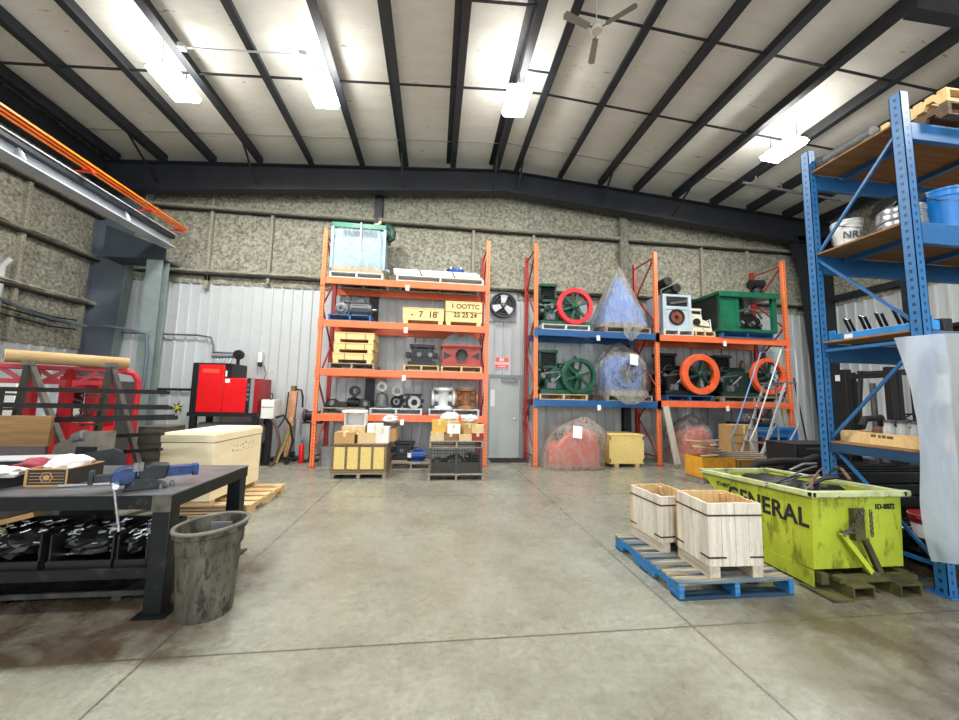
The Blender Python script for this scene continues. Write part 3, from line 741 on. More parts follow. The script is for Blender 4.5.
def cover(t, cx, cy, w, d, h, m, peak=(0, 0), px=3.0, fold=.06, seed=1, shoulder=.62, name='plastic_cover', z0=0.0, tw=.04, tent=False, bulge=False):
    """loose polythene bag over a machine: rounded-box section that draws in to a gathered peak"""
    mb = MB(); nu, nv = 110, 36
    def f(u, v):
        a = 2*PI*u; ca, sa = math.cos(a), math.sin(a)
        k = (abs(ca)**px + abs(sa)**px) ** (-1/px)
        s_ = 1.0 if v < shoulder else max(.0, math.cos((v-shoulder)/(1-shoulder)*PI/2)) ** .85
        s_ = max(s_, tw*(1-v)/(1-shoulder) if v > shoulder else 0) if v < 1 else 0
        s_ *= (1.04 - .10*min(1, v/shoulder))
        if tent: s_ = max(tw*min(1, (1-v)*6), 1.05*(1-v)**.92 + .05*math.sin(v*PI)) if v < 1 else 0
        if bulge: s_ *= .82 + .22*math.sin(min(1, v*1.5)*PI*.62)
        n = noise.noise(Vector((ca*2.2, sa*2.2, v*2+seed))) + .5*noise.noise(Vector((ca*6, sa*6, v*3+seed)))
        fl = 1 - 2*abs(noise.noise(Vector((ca*5+v*.6, sa*5, seed+v*.9))))      # creased folds running up the bag
        g = 1 + fold*(.8*n - .9*fl*(.35+.65*abs(v-.4)))
        q = max(0, (v-shoulder*.5)/(1-shoulder*.5))
        return Vector((cx + peak[0]*q + w/2*k*ca*s_*g, cy + peak[1]*q + d/2*k*sa*s_*g, z0 + h*v*(1+.02*n)))
    mb.grid(f, nu, nv, wrap=True)
    return mb.build(name, m, t, smooth=180)

def heavy_part(kind, x, y, z, s, label, m, rz=0, group=None):
    """machine spares in several shapes, built of turned and boxed pieces"""
    names = {'flange': 'pipe_flange', 'motor': 'electric_motor', 'valve': 'valve_body', 'block': 'engine_block', 'gear': 'gear_box', 'coil': 'cable_coil', 'tank': 'steel_tank', 'pump': 'pump_casing'}
    t = thing(names[kind], label, {'flange': 'flange', 'motor': 'motor', 'valve': 'valve', 'block': 'engine part', 'gear': 'gearbox', 'coil': 'coil', 'tank': 'tank', 'pump': 'pump'}[kind], (x, y, z), rz, group)
    if kind == 'flange':
        MB().lathe([(.26*s, 0), (.5*s, 0), (.5*s, -.16*s), (.36*s, -.18*s), (.36*s, -.5*s), (.26*s, -.5*s)], (0, -.25*s, .5*s), 'Y', 26, closed=True).build('ring', m, t)
        for k in range(8):
            a = 2*PI*k/8
            MB().cyl((.43*s*math.cos(a), -.255*s, .5*s+.43*s*math.sin(a)), (.43*s*math.cos(a), -.29*s, .5*s+.43*s*math.sin(a)), .035*s, seg=6).build('bolt', STEEL, t)
    elif kind == 'motor':
        MB().cyl((-.5*s, 0, .42*s), (.4*s, 0, .42*s), .34*s, seg=24).cyl((.4*s, 0, .42*s), (.5*s, 0, .42*s), .28*s, seg=20).build('stator', m, t)
        mb = MB()
        for k in range(14):
            a = 2*PI*k/14
            mb.bar((-.45*s, .34*s*math.cos(a), .42*s+.34*s*math.sin(a)), (.35*s, .34*s*math.cos(a), .42*s+.34*s*math.sin(a)), .02*s, .08*s, up=(0, math.cos(a), math.sin(a)))
        mb.build('cooling_fins', m, t)
        MB().cyl((.5*s, 0, .42*s), (.75*s, 0, .42*s), .07*s, seg=10).build('shaft', STEEL, t)
        B(-.4*s, .3*s, -.3*s, .3*s, 0, .1*s).build('feet', m, t)
        B(-.2*s, .15*s, -.2*s, .2*s, .74*s, .92*s).build('terminal_box', m, t, bev=.006)
    elif kind == 'valve':
        MB().lathe([(0, 0), (.42*s, 0), (.42*s, .1*s), (.22*s, .16*s), (.26*s, .5*s), (.24*s, .78*s), (.46*s, .84*s), (.46*s, .96*s), (0, .96*s)], seg=22).build('body', m, t)
        MB().lathe([(0, 0), (.34*s, 0), (.34*s, .09*s), (.18*s, .12*s), (.18*s, .4*s), (0, .4*s)], (-.52*s, 0, .5*s), 'X', 20).build('side_port', m, t)
        MB().lathe([(0, 0), (.34*s, 0), (.34*s, -.09*s), (.18*s, -.12*s), (.18*s, -.4*s), (0, -.4*s)], (.52*s, 0, .5*s), 'X', 20).build('side_port', m, t)
        for k in range(8):
            a = 2*PI*k/8; MB().cyl((.39*s*math.cos(a), .39*s*math.sin(a), .96*s), (.39*s*math.cos(a), .39*s*math.sin(a), 1.02*s), .035*s, seg=6).build('stud', STEEL, t)
    elif kind == 'block':
        B(-.5*s, .5*s, -.3*s, .3*s, 0, .16*s).build('sump', m, t, bev=.01)
        MB().box(-.38*s, .38*s, -.26*s, .26*s, .16*s, .62*s).build('block', m, t, bev=.01)
        for k in range(4): MB().cyl((-.3*s+.2*s*k, -.26*s, .4*s), (-.3*s+.2*s*k, -.31*s, .4*s), .085*s, seg=14).build('bore_cover', GREYIRON if k % 2 else m, t)
        for s_ in (-1, 1): MB().box(s_*.5*s-.08*s, s_*.5*s+.08*s, -.2*s, .2*s, .3*s, .5*s).build('side_lug', m, t, bev=.006)
        MB().box(-.45*s, .45*s, -.22*s, .22*s, .66*s, .78*s).box(-.3*s, -.2*s, -.2*s, .2*s, .6*s, .7*s).box(.2*s, .3*s, -.2*s, .2*s, .6*s, .7*s).build('rocker_cover', m, t, bev=.008)
    elif kind == 'gear':
        MB().prism([(-.45*s, 0), (.45*s, 0), (.4*s, .45*s), (.15*s, .62*s), (-.2*s, .6*s), (-.42*s, .35*s)], 'Y', -.22*s, .22*s).build('housing', m, t, bev=.01)
        MB().lathe([(0, .05*s), (.16*s, .05*s), (.2*s, 0), (.2*s, -.05*s), (0, -.05*s)], (.05*s, -.24*s, .3*s), 'Y', 18).build('bearing_cap', GREYIRON, t)
        MB().cyl((-.28*s, -.1*s, .35*s), (-.28*s, -.1*s, .7*s), .06*s, seg=10).build('breather', m, t)
    elif kind == 'coil':
        mb = MB(); P = []
        for k in range(120):
            a = k*.42; P.append((.36*s*math.cos(a)*(1+.04*math.sin(a*.37)), -.02+.16*s*(k/120-.5), .4*s+.36*s*math.sin(a)*(1+.04*math.cos(a*.23))))
        mb.tube(P, .04*s, 6).build('coiled_cable', m, t)
        mb = MB().tube([(-.3*s, -.1*s, .03*s), (.0, -.12*s, .04*s), (.35*s, -.1*s, .03*s)], .035*s, 6); mb.build('cable_tail', m, t)
    elif kind == 'tank':
        MB().lathe([(0, 0), (.34*s, .04*s), (.38*s, .12*s), (.38*s, .7*s), (.3*s, .86*s), (.08*s, .92*s), (.08*s, 1.0*s), (0, 1.0*s)], seg=22).build('shell', m, t)
        MB().lathe([(.38*s, 0), (.41*s, 0), (.41*s, .05*s), (.38*s, .05*s)], (0, 0, .4*s), 'Z', 22, closed=True).build('band', STEEL, t)
    elif kind == 'pump':
        MB().lathe([(0, .2*s), (.3*s, .18*s), (.44*s, .08*s), (.46*s, -.1*s), (.3*s, -.2*s), (0, -.2*s)], (0, 0, .48*s), 'Y', 24).build('volute', m, t)
        MB().lathe([(.12*s, .2*s), (.24*s, .2*s), (.24*s, .32*s), (.12*s, .32*s)], (0, 0, .48*s), 'Y', 20, closed=True).build('inlet_flange', GREYIRON, t)
        MB().lathe([(.1*s, 0), (.22*s, 0), (.22*s, -.08*s), (.13*s, -.1*s), (.13*s, -.35*s), (.1*s, -.35*s)], (.33*s, 0, 1.0*s), 'Z', 18, closed=True).build('outlet_flange', m, t)
        B(-.34*s, .34*s, -.16*s, .2*s, 0, .12*s).build('foot', m, t, bev=.006)
    return t
# ================================================================ left orange rack and its load
YR0, YR1 = 8.2, 9.2
rack('pallet_rack', 'single bay orange pallet rack left of the grey door', [-2.48, 1.16], YR0, YR1, 5.17,
     [(0, [4.09, 3.13, 2.07, 1.11], ORANGE, .15)], ORANGE_P, REDRACK_P, REDRACK)
def shelf_pallet(x0, x1, z, label, m=None, **k): return pallet((x0+x1)/2, 8.70, z, x1-x0, .98, label, m, **k)
Z1, Z2, Z3, Z4 = 1.113, 2.073, 3.133, 4.093
PH = .13
# --- top level
shelf_pallet(-2.36, -1.2, Z4, 'pale pallet under the film wrapped green cabinet', mat('whitewashed_pallet', '#cfd3d2', .7, col2='#a9b0b2', ns=6))
t = thing('wrapped_cabinet', 'green topped machine cabinet wrapped in clear film on the top shelf', 'machine', (-1.79, 8.72, Z4+PH))
B(-.56, .56, -.42, .42, 0, .16).build('skid_base', WOOD, t, bev=.01)
B(-.54, .54, -.40, .40, .16, 1.04).build('cabinet_body', mat('pale_cabinet_grey', '#b9c9cf', .5, col2='#8fb0b6', ns=1.5, stretch=(.5, .5, 5)), t, bev=.01)
B(-.60, .60, -.44, .44, 1.04, 1.17).build('green_top', TEAL, t, bev=.015, label='green top')
for s_ in (-1, 1): B(s_*.57-.03, s_*.57+.03, -.44, -.38, .1, 1.06).build('corner_post', mat('pale_post_blue', '#8fa9b2', .5), t)
B(-.35, .40, -.403, -.40, .86, 1.0).build('dark_louvre', mat('louvre_dark', '#4d5f66', .6), t)
MB().box(.03, .06, -.465, -.455, .0, 1.18).build('strap', mat('pale_strap', '#c9b9a4', .6), t)
cover(t, 0, 0, 1.18, .92, 1.08, film('stretch_film', '#c2d0d8', .40), px=8, shoulder=.97, fold=.025, seed=4, name='stretch_film', z0=.06)
MB().tube([(.48, -.3, .12), (.66, -.38, .13), (.70, -.42, .08)], .025, 6).build('film_tail', SHEET, t)
MB().cyl((.32, 0, 1.17), (.32, 0, 1.36), .085, seg=14).cyl((.34, 0, 1.34), (.40, 0, 1.46), .035, seg=10).build('beige_outlet', mat('beige_outlet_cap', '#d2b892', .6), t)
MB().tube([(.6, 0, 1.0), (.68, 0, 1.05), (.70, 0, 1.2), (.62, 0, 1.32), (.52, 0, 1.34)], .075, 10).build('bent_exhaust', mat('deep_green_pipe', '#153d2f', .4), t)
shelf_pallet(-.92, 1.06, Z4, 'long pale pallet under the flat white boards', mat('whitewashed_pallet', '#cfd3d2'), n=7)
for k, (z, h, mm, lab) in enumerate(((.0, .05, mat('pink_board', '#d9a9a0', .7), 'pinkish flat board lying on the long top pallet'), (.052, .06, WHITE, 'thick white flat pack lying in the middle of the board stack'), (.114, .035, mat('grey_board', '#bfc4c6', .6), 'thin grey board topmost of the stack'))):
    t = thing('flat_board', lab, 'board', (.03-.03*k, 8.68, Z4+PH+z)); B(-1.0+.02*k, 1.0-.03*k, -.46, .46, 0, h).build('sheet', mm, t, bev=.004)
    for xx in (-.4, .35): B(xx, xx+.025, -.463, -.459, 0, h).build('banding', BLACK, t)
t = thing('blue_coil', 'small blue coil sitting on top of the flat white boards', 'coil', (.42, 8.6, Z4+PH+.15))
MB().lathe([(.1, 0), (.22, .01), (.25, .08), (.22, .15), (.1, .16), (.08, .08)], seg=22, closed=True).build('winding', BLUE_TOOL, t)
for k in range(6):
    a = k*PI/3; MB().bar((.17*math.cos(a), .17*math.sin(a), .0), (.25*math.cos(a), .25*math.sin(a), .17), .03, .008).build('tie', PAPER, t)
# --- second level
shelf_pallet(-2.33, -1.42, Z3, 'navy blue pallet carrying a grey motor set', mat('navy_pallet', '#2c5f94', .6, col2='#1f466e', ns=6))
heavy_part('pump', -2.10, 8.42, Z3+PH, .34, 'round grey pump at the left on the navy blue pallet', GREYIRON)
heavy_part('motor', -1.68, 8.5, Z3+PH, .44, 'grey finned motor on the navy blue pallet', mat('motor_grey', '#5a5d60', .45, .2))
tag(MB().tube([(-2.0, 8.72, Z3+PH), (-1.95, 8.72, Z3+.42), (-1.65, 8.72, Z3+.48), (-1.46, 8.72, Z3+.42), (-1.45, 8.72, Z3+PH)], .035, 8).build('lifting_frame', BLACK), 'black lifting hoop over the grey motor on the navy pallet', 'frame')
for x0, x1, hz, lab, lines in ((-.74, .17, .29, 'low yellow wooden crate marked 7 18 on the second shelf', [("-  7  18'", .2, .0)]), (.21, 1.04, .48, 'taller yellow wooden crate marked 22 25 24 on the second shelf', [('1 OOTTC', .15, .13), ('22 25 24', .15, -.07)])):
    t = thing('wooden_crate', lab, 'crate', ((x0+x1)/2, 8.62, Z3))
    slat_crate(t, x1-x0, .8, 0, hz+.05, WOOD_Y)
    if hz > .4: B(-(x1-x0)/2-.004, (x1-x0)/2+.004, -.406, -.4, .30, .312).build('board_seam', WOOD_D, t)
    for s_, sz, dz in lines: lettering(s_, sz, mat('brown_marker', '#5a3d20', .9), t, (.03, -.402, (hz+.13)/2+dz), FRONT, bold=.004, name='marker_text')
# --- third level
shelf_pallet(-2.26, -1.3, Z2, 'dark grey pallet under the three stacked yellow crates', WOOD_G)
for k, lab in enumerate(('bottom', 'middle', 'top')):
    t = thing('shipping_crate', 'shallow yellow skidded crate, %s one of the stack of three' % lab, 'crate', (-1.78+.01*k, 8.66, Z2+PH+.225*k), 0)
    slat_crate(t, .84, .8, 0, .205, WOOD_Y)
    for xx in (-.18, .22): B(xx, xx+.02, -.405, -.4, .08, .205).build('band', mat('steel_band', '#8c7c56', .6), t)
shelf_pallet(-.68, .1, Z2, 'pale pallet under the black engine block', WOOD)
heavy_part('block', -.29, 8.5, Z2+PH, .62, 'black engine block in the middle of the third shelf', IRON)
shelf_pallet(.14, 1.06, Z2, 'pale pallet under the red casting', WOOD)
t = thing('red_casting', 'rust red iron casting with a round hole on the third shelf', 'casting', (.6, 8.5, Z2+PH))
RC = mat('rust_red_primer', '#a8473c', .6, col2='#7e352e', ns=5, amt=.5)
MB().box(-.44, .44, -.22, .2, 0, .5).box(-.46, .46, -.26, .22, .44, .5).box(-.46, .46, -.25, .22, 0, .05).build('main_block', RC, t, bev=.01)
MB().lathe([(.0, 0), (.11, 0), (.14, .02), (.14, -.02), (0, -.02)], (0, -.225, .25), 'Y', 22).build('bore', BLACK, t)
for s_ in (-1, 1): MB().prism([(s_*.4, .33), (s_*.4, .16), (s_*.22, .24)], 'Y', -.226, -.21).build('side_pocket', BLACK, t)
mb = MB(); P = [(.44*math.cos(R(a)), .5 + .30*math.sin(R(a))) for a in range(0, 181, 12)]
P2 = [(.1*math.cos(R(a)), .80 - .1*math.sin(R(a))*.9) for a in range(0, 181, 30)]
top = [p for p in P if p[0] > .1] + [(.1*math.cos(R(a)), .80-.09*math.sin(R(a))) for a in range(0, 181, 30)] + [p for p in P if p[0] < -.1]
MB().prism(top, 'Y', .0, .12).build('grey_arch', mat('grey_arch_casting', '#8d9296', .55, col2='#6b7073', ns=6), t, label='grey arch')
# --- fourth level
shelf_pallet(-2.36, -1.46, Z1, 'grey pallet of black parts at the left end of the lowest shelf', WOOD_G)
zz = Z1+PH
heavy_part('gear', -2.2, 8.45, zz, .3, 'small black gearbox at the left end of the lowest shelf', IRON)
t = carton(-1.98, 8.45, zz, .26, .3, .12, 'low black parts box between the gearbox and the black wheels', BLACK, tape=False, name='parts_box')
heavy_part('motor', -1.75, 8.5, zz, .26, 'black motor under the black wheel on the lowest shelf', IRON)
heavy_part('flange', -1.72, 8.44, zz+.24, .24, 'black wheel lying on top of the black motor', IRON)
heavy_part('gear', -1.49, 8.42, zz, .28, 'black gearbox at the right end of the left pallet', IRON)
shelf_pallet(-1.36, -.24, Z1, 'pale pallet of flanged pumps in the middle of the lowest shelf', mat('whitewashed_pallet', '#cfd3d2'))
heavy_part('tank', -1.15, 8.5, zz, .36, 'dull grey round housing at the left of the flanged pumps', GREYIRON)
heavy_part('flange', -1.15, 8.5, zz+.36, .0001+.22, 'grey ring standing on top of the dull grey housing', mat('ring_grey', '#a5a49c', .5, .2))
heavy_part('pump', -.82, 8.5, zz, .30, 'black pump with a grey ring on its top', IRON)
heavy_part('flange', -.80, 8.42, zz+.27, .24, 'grey flange ring sitting on the left black pump', mat('ring_grey', '#a5a49c'))
heavy_part('block', -.46, 8.6, zz, .42, 'black block behind the right flange ring', IRON)
heavy_part('flange', -.42, 8.36, zz, .27, 'pale flange ring at the right end of the pump pallet', mat('ring_grey', '#a5a49c'))
shelf_pallet(-.10, 1.02, Z1, 'pale pallet under the white valve and the brown valve', mat('whitewashed_pallet', '#cfd3d2'))
heavy_part('valve', .22, 8.5, zz, .50, 'white painted valve body on the lowest shelf', mat('valve_white', '#d6d9da', .45))
heavy_part('valve', .74, 8.5, zz, .50, 'brown rusty valve body right of the white one', mat('valve_brown', '#a87448', .6, col2='#7c5232', ns=6))
# --- on the floor under and before the left rack
t = thing('panelled_crate', 'brown framed crate with four pale panels standing before the left rack', 'crate', (-1.32, 7.52, 0))
FRW = wood('brown_crate_frame', '#8d7a62', '#675644')
B(-.48, .48, -.38, .38, .14, .6).build('crate_body', FRW, t, smooth=0)
for k in range(4): B(-.45+.235*k, -.45+.235*k+.19, -.392, -.38, .17, .57).build('pale_panel', OSB, t, label='pale panel')
for k in range(5): B(-.49+.235*k, -.45+.235*k, -.40, -.38, .12, .62).build('batten', FRW, t)
B(-.5, .5, -.40, .40, .6, .625).build('top_rail', FRW, t)
B(-.5, .5, -.41, .41, .10, .14).build('bottom_rail', FRW, t)
for s_ in (-1, 0, 1): B(s_*.46-.03, s_*.46+.03, -.41, .41, 0, .08).build('skid', WOOD_G, t)
B(-.5, .5, -.41, -.33, .08, .10).build('lead_board', WOOD_G, t)
zt = .625
for a in ((-1.60, 7.35, .36, .3, .2, 'brown carton at the front left on the panelled crate', CARD, 0, False),
          (-1.22, 7.36, .32, .3, .17, 'light carton with torn top beside the brown one on the panelled crate', CARD_L, .15, True),
          (-.92, 7.38, .24, .28, .30, 'white carton standing at the middle right of the panelled crate', WHITE, 0, False),
          (-1.52, 7.72, .44, .32, .28, 'carton at the rear left of the panelled crate', CARD_L, 0, False),
          (-1.12, 7.72, .3, .3, .33, 'white topped carton at the rear middle of the panelled crate', PAPER, .1, False),
          (-.79, 7.68, .20, .26, .24, 'carton at the rear right of the panelled crate', CARD, -.1, True)):
    carton(a[0]-.02, a[1], zt, a[2], a[3], a[4], a[5], a[6], a[7], a[8])
t = thing('plastic_tote', 'white open fronted bin stacked on the cartons by the rack post', 'bin', (-1.52, 7.7, zt+.285))
mb = MB().box(-.2, .2, -.14, .14, 0, .02).box(-.2, -.18, -.14, .14, .02, .26).box(.18, .2, -.14, .14, .02, .26).box(-.18, .18, .12, .14, .02, .26); mb.build('tote_walls', WHITE, t)
B(-.24, .2, -.18, .16, .26, .31).build('white_lid', PAPER, t, bev=.01)
tag(MB().blob((-.84, 7.7, zt+.43), (.16, .12, .08), .4, 2, seed=5).build('bundle_of_rags', mat('pinkish_white_cloth', '#ddcfca', .9)), 'pale cloth bundle on the right rear carton of the panelled crate', 'rags')
pallet(-.42, 8.35, 0, .85, .8, 'low grey pallet on the floor between the two loaded crates', WOOD_G)
heavy_part('motor', -.28, 8.2, .13, .3, 'blue motor on the low floor pallet under the rack', BLUE_TOOL)
heavy_part('block', -.6, 8.45, .13, .5, 'black block on the low floor pallet under the rack', IRON)
t = thing('oil_can', 'white and black can standing behind the blue motor', 'can', (-.45, 8.22, .13))
MB().lathe([(0, 0), (.07, 0), (.07, .2), (.03, .24), (.03, .27), (0, .27)], seg=16).build('can_body', BLACK, t); MB().lathe([(.071, .08), (.072, .08), (.072, .18), (.071, .18)], seg=16).build('can_label', PAPER, t)
# mesh-sided crate with cartons on a pallet above it
pallet(.45, 7.3, 0, 1.02, .9, 'grey pallet under the mesh sided crate', WOOD_G)
t = thing('mesh_crate', 'dark mesh sided crate of black castings before the right rack post', 'crate', (.45, 7.3, .13))
DG = mat('dark_mesh_steel', '#4a4a48', .5, .4)
for sx in (-1, 1):
    for sy in (-1, 1): B(sx*.46-.02, sx*.46+.02, sy*.4-.02, sy*.4+.02, 0, .46).build('corner_post', DG, t)
for yy in (-.4, .4):
    mb = MB()
    for k in range(9): mb.bar((-.46, yy, .02+.055*k), (.46, yy, .02+.055*k), .006)
    for k in range(17): mb.bar((-.45+.056*k, yy, .01), (-.45+.056*k, yy, .46), .006)
    mb.build('wire_mesh', DG, t)
B(-.46, .46, -.4, .4, 0, .02).build('floor_tray', DG, t); B(-.02, .02, -.42, -.40, 0, .46).build('mid_post', DG, t)
B(-.44, .44, -.38, -.365, .02, .2).build('front_board', mat('dark_grimy_board', '#5a554e', .8, col2='#403c37', ns=6), t)
for k in range(6):
    heavy_part(['flange', 'gear', 'pump', 'flange', 'gear', 'valve'][k], .45-.34+.135*k, 7.18+.22*(k % 2), .155, .24+.02*(k % 3), ['black ring at the left inside the mesh crate', 'black gear case second from the left in the mesh crate', 'black pump left of the middle in the mesh crate', 'black ring right of the middle in the mesh crate', 'black gear case second from the right in the mesh crate', 'black valve at the right inside the mesh crate'][k], IRON)
pallet(.45, 7.3, .592, 1.0, .88, 'grey pallet of small cartons set on the mesh crate', WOOD_G)
zt = .722
for x, y, z, w, d, h, lab, m_, rz in ((.09, 7.02, 0, .24, .26, .14, 'pale carton at the front left on the mesh crate pallet', CARD_L, 0), (.34, 7.02, 0, .26, .26, .12, 'dark brown carton second in the front row', mat('dark_carton', '#8a6a48', .85), 0),
        (.60, 7.02, 0, .24, .26, .11, 'cream carton third in the front row', CARD_L, .05), (.84, 7.02, 0, .22, .26, .13, 'deep red carton at the right end of the front row', mat('deep_red_carton', '#8c2f33', .7), 0),
        (.12, 7.05, .145, .26, .22, .22, 'yellow brown carton stacked at the left end', mat('yellow_carton', '#dcae55', .8), .05), (.40, 7.04, .125, .24, .2, .16, 'white carton stacked above the dark brown one', PAPER, -.08),
        (.66, 7.06, .115, .22, .2, .18, 'tan carton leaning in the pile on the third carton', CARD, .3), (.86, 7.05, .135, .22, .2, .15, 'light carton on top of the deep red one', CARD_L, -.2),
        (.3, 7.42, 0, .4, .36, .34, 'carton at the rear left of the mesh crate pallet', CARD_L, .1), (.72, 7.42, 0, .36, .36, .30, 'carton at the rear right of the mesh crate pallet', CARD, -.1)):
    carton(x, y, zt+z, w, d, h, lab, m_, rz)
for k, (x, y, z) in enumerate(((.34, 7.42, .345), (.72, 7.4, .305))):
    tag(MB().blob((x, y, zt+z+.07), (.17, .14, .075), .45, 2.2, seed=k+9, flat=-.07).build('crumpled_paper', PAPER), ['crumpled white paper on the rear left carton of the pile', 'crumpled white paper on the rear right carton of the pile'][k], 'paper')
t = thing('grey_pail', 'grey pail on the floor behind the left rack post', 'pail', (-2.2, 8.42, 0))
MB().lathe([(0, 0), (.14, 0), (.17, .38), (.18, .38), (.18, .4), (.15, .4), (.13, .02), (0, .02)], seg=22).build('pail_body', mat('galvanised_grey', '#a3a6a4', .5, .2, col2='#83868a', ns=4), t)
MB().tube([(-.175, 0, .36), (-.15, -.06, .3), (0, -.18, .26), (.15, -.06, .3), (.175, 0, .36)], .006, 6).build('pail_handle', STEEL, t)
# ================================================================ right rack: a blue beamed bay and an orange beamed bay
rack('pallet_rack', 'long orange pallet rack with blue and orange beams right of the grey door', [2.31, 5.32, 8.86], YR0, YR1, 5.19,
     [(0, [3.13, 1.50], BLUE_BEAM, .15), (1, [3.12, 1.53], ORANGE, .15)], ORANGE_P, REDRACK_P, REDRACK)
WR = mat('red_flywheel_paint', '#e8222e', .35, col2='#cc1822', ns=4)
OR_ = mat('orange_flywheel_paint', '#ee6a3c', .4, col2='#d95228', ns=4)
def sp(x0, x1, z, label, m=None, **k): return pallet((x0+x1)/2, 8.70, z+.003, x1-x0, .98, label, m, **k)
PALE = mat('whitewashed_pallet', '#cfd3d2')
# blue bay
sp(2.45, 3.62, 3.13, 'pale pallet under the red wheeled engine', PALE)
engine(2.46, 8.70, 3.268, 'dark green engine with a bright red flywheel on the upper blue beam', GREEN, WR, GREEN, wx=.82, wz=.46, wr=.44, seed=3)
sp(2.40, 3.55, 1.50, 'pale wooden pallet under the all green engine', WOOD)
engine(2.48, 8.70, 1.638, 'dark green engine with a green flywheel on the lower blue beam', GREEN, GREEN, GREEN, wx=.88, wz=.43, wr=.42, seed=5, wheel_rim=.08)
BL = mat('blue_machine_paint', '#4f83cf', .5, col2='#3a6cba', ns=3)
def bagged(x, y, z, label, m, w, d, h, peak, seed, body, sh=.55, film_m=None, fold=.06, tag_=None, **kw):
    t = thing('bagged_machine', label, 'wrapped machine', (x, y, z))
    body(t, m)
    cover(t, 0, 0, w, d, h, film_m or BAG, peak=peak, seed=seed, shoulder=sh, fold=fold, **kw)
    if tag_: B(-.1, .1, -.006, 0, -.13, .13).build('paper_label', PAPER, t, loc=tag_[:3], rot=(R(tag_[3]), R(8), 0))
    return t
def body_tall(t, m):
    B(-.5, .5, -.28, .28, 0, .1).build('skid', WOOD_G, t)
    mb = MB(); R_ = []
    for hw, hd, z in ((.54, .33, .1), (.46, .28, .45), (.24, .15, .88), (.08, .05, 1.32)):
        R_.append(mb.pts([(.02-hw, -hd, z), (.02+hw, -hd, z), (.02+hw, hd, z), (.02-hw, hd, z)]))
    for a, b_ in zip(R_[:-1], R_[1:]):
        for i in range(4): mb.face((a[i], a[(i+1) % 4], b_[(i+1) % 4], b_[i]))
    mb.face(R_[0][::-1]); mb.face(R_[-1]); mb.build('machine_body', m, t, bev=.02)
    mb = MB(); mb.grid(lambda u, v: Vector((-.1+.62*u*(1-.3*v), -.44-.03*math.sin(u*9)-.05*v, .10-.45*v*(.4+.6*math.sin(PI*min(1, .15+u*.9))))), 20, 10); mb.build('loose_flap', BAG, t, smooth=180)
def body_round(t, m):
    B(-.42, .42, -.26, .26, 0, .1).build('skid', WOOD_G, t)
    MB().prism([(-.42, .1), (.42, .1), (.50, .6), (.34, .92), (-.28, .95), (-.48, .6)], 'Y', -.2, .22).build('machine_body', m, t, bev=.03)
    flywheel(t, .08, -.31, .52, .34, m, GREYIRON, rim=.08, dep=.1)
    mb = MB(); mb.grid(lambda u, v: Vector((-.45+.95*u, -.44-.025*math.sin(u*11)-.04*v, .12-.34*v*math.sin(PI*(.1+.8*u)))), 24, 10); mb.build('loose_flap', BAG, t, smooth=180)
t_ = sp(4.02, 5.16, 3.13, 'grey pallet hidden under the tall bagged blue machine', WOOD_G)
bagged(4.53, 8.62, 3.268, 'tall blue machine tied up in clear plastic on the upper blue beam', BL, 1.40, .86, 1.66, (.05, 0), 7, body_tall, .10, None, .09, tent=True)
sp(4.02, 5.16, 1.50, 'grey pallet hidden under the round bagged blue machine', WOOD_G)
bagged(4.54, 8.62, 1.638, 'blue machine under round clear plastic with a white paper on the lower blue beam', BL, 1.34, .88, 1.3, (0, 0), 12, body_round, .50, None, .07, (.12, -.49, .84, -10), bulge=True)
PK = mat('salmon_machine_paint', '#e0705c', .5, col2='#c9584a', ns=3)
def body_low(t, m):
    MB().prism([(-.55, .02), (.56, .02), (.50, .74), (.28, .86), (-.2, .70), (-.52, .45)], 'Y', -.25, .25).build('machine_body', m, t, bev=.03)
    MB().cyl((-.3, .0, .6), (-.3, .0, .76), .1, seg=14).build('filter', IRON, t)
bagged(3.13, 8.14, .004, 'red machine under a loose clear plastic sheet on the floor below the blue beams', PK, 1.40, .84, 1.12, (.3, 0), 21, body_low, .6, None, .07, (-.05, -.47, .82, -16))
t = thing('chipboard_crate', 'square pale chipboard crate on the floor beside the bagged red machine', 'crate', (4.42, 8.45, 0))
MB().box(-.42, .42, -.36, .36, .08, .72).build('panels', OSB, t, bev=.004)
for sx in (-1, 1):
    B(sx*.25-.05, sx*.25+.05, -.36, .36, 0, .08).build('skid', WOOD, t)
    for zz in (.12, .62): B(sx*.40-.012, sx*.40+.012, -.368, -.36, zz, zz+.07).build('steel_clip', IRON, t)
B(-.43, .43, -.37, .37, .72, .74).build('lid', OSB, t)
# orange bay, top
sp(5.50, 6.28, 3.12, 'grey pallet under the grey compressor cabinet', PALE)
t = thing('compressor_cabinet', 'light grey cabinet with a round copper fan opening on the top orange beam', 'cabinet', (5.90, 8.62, 3.256))
CB = mat('pale_blue_grey_cabinet', '#b8c4cd', .4, col2='#a3b0ba', ns=3)
MB().box(-.38, .38, -.36, .36, .0, .04).box(-.38, .38, -.33, .36, .04, .9).box(-.38, -.3, -.36, -.33, .04, .9).box(.3, .38, -.36, -.33, .04, .9).box(-.3, .3, -.36, -.33, .04, .12).box(-.3, .3, -.36, -.33, .84, .9).box(-.3, .3, -.36, -.33, .52, .6).build('cabinet_shell', CB, t, bev=.006)
B(-.26, .28, -.34, -.329, .61, .83).build('upper_opening', BLACK, t); MB().bar((-.2, -.35, .66), (.26, -.35, .74), .05).build('inner_pipe', STEEL, t)
B(-.3, .3, -.345, -.329, .12, .52).build('front_panel', CB, t)
MB().lathe([(.16, 0), (.2, 0), (.2, .04), (.16, .04)], (-.02, -.34, .33), 'Y', 26, closed=True).build('fan_ring', IRON, t)
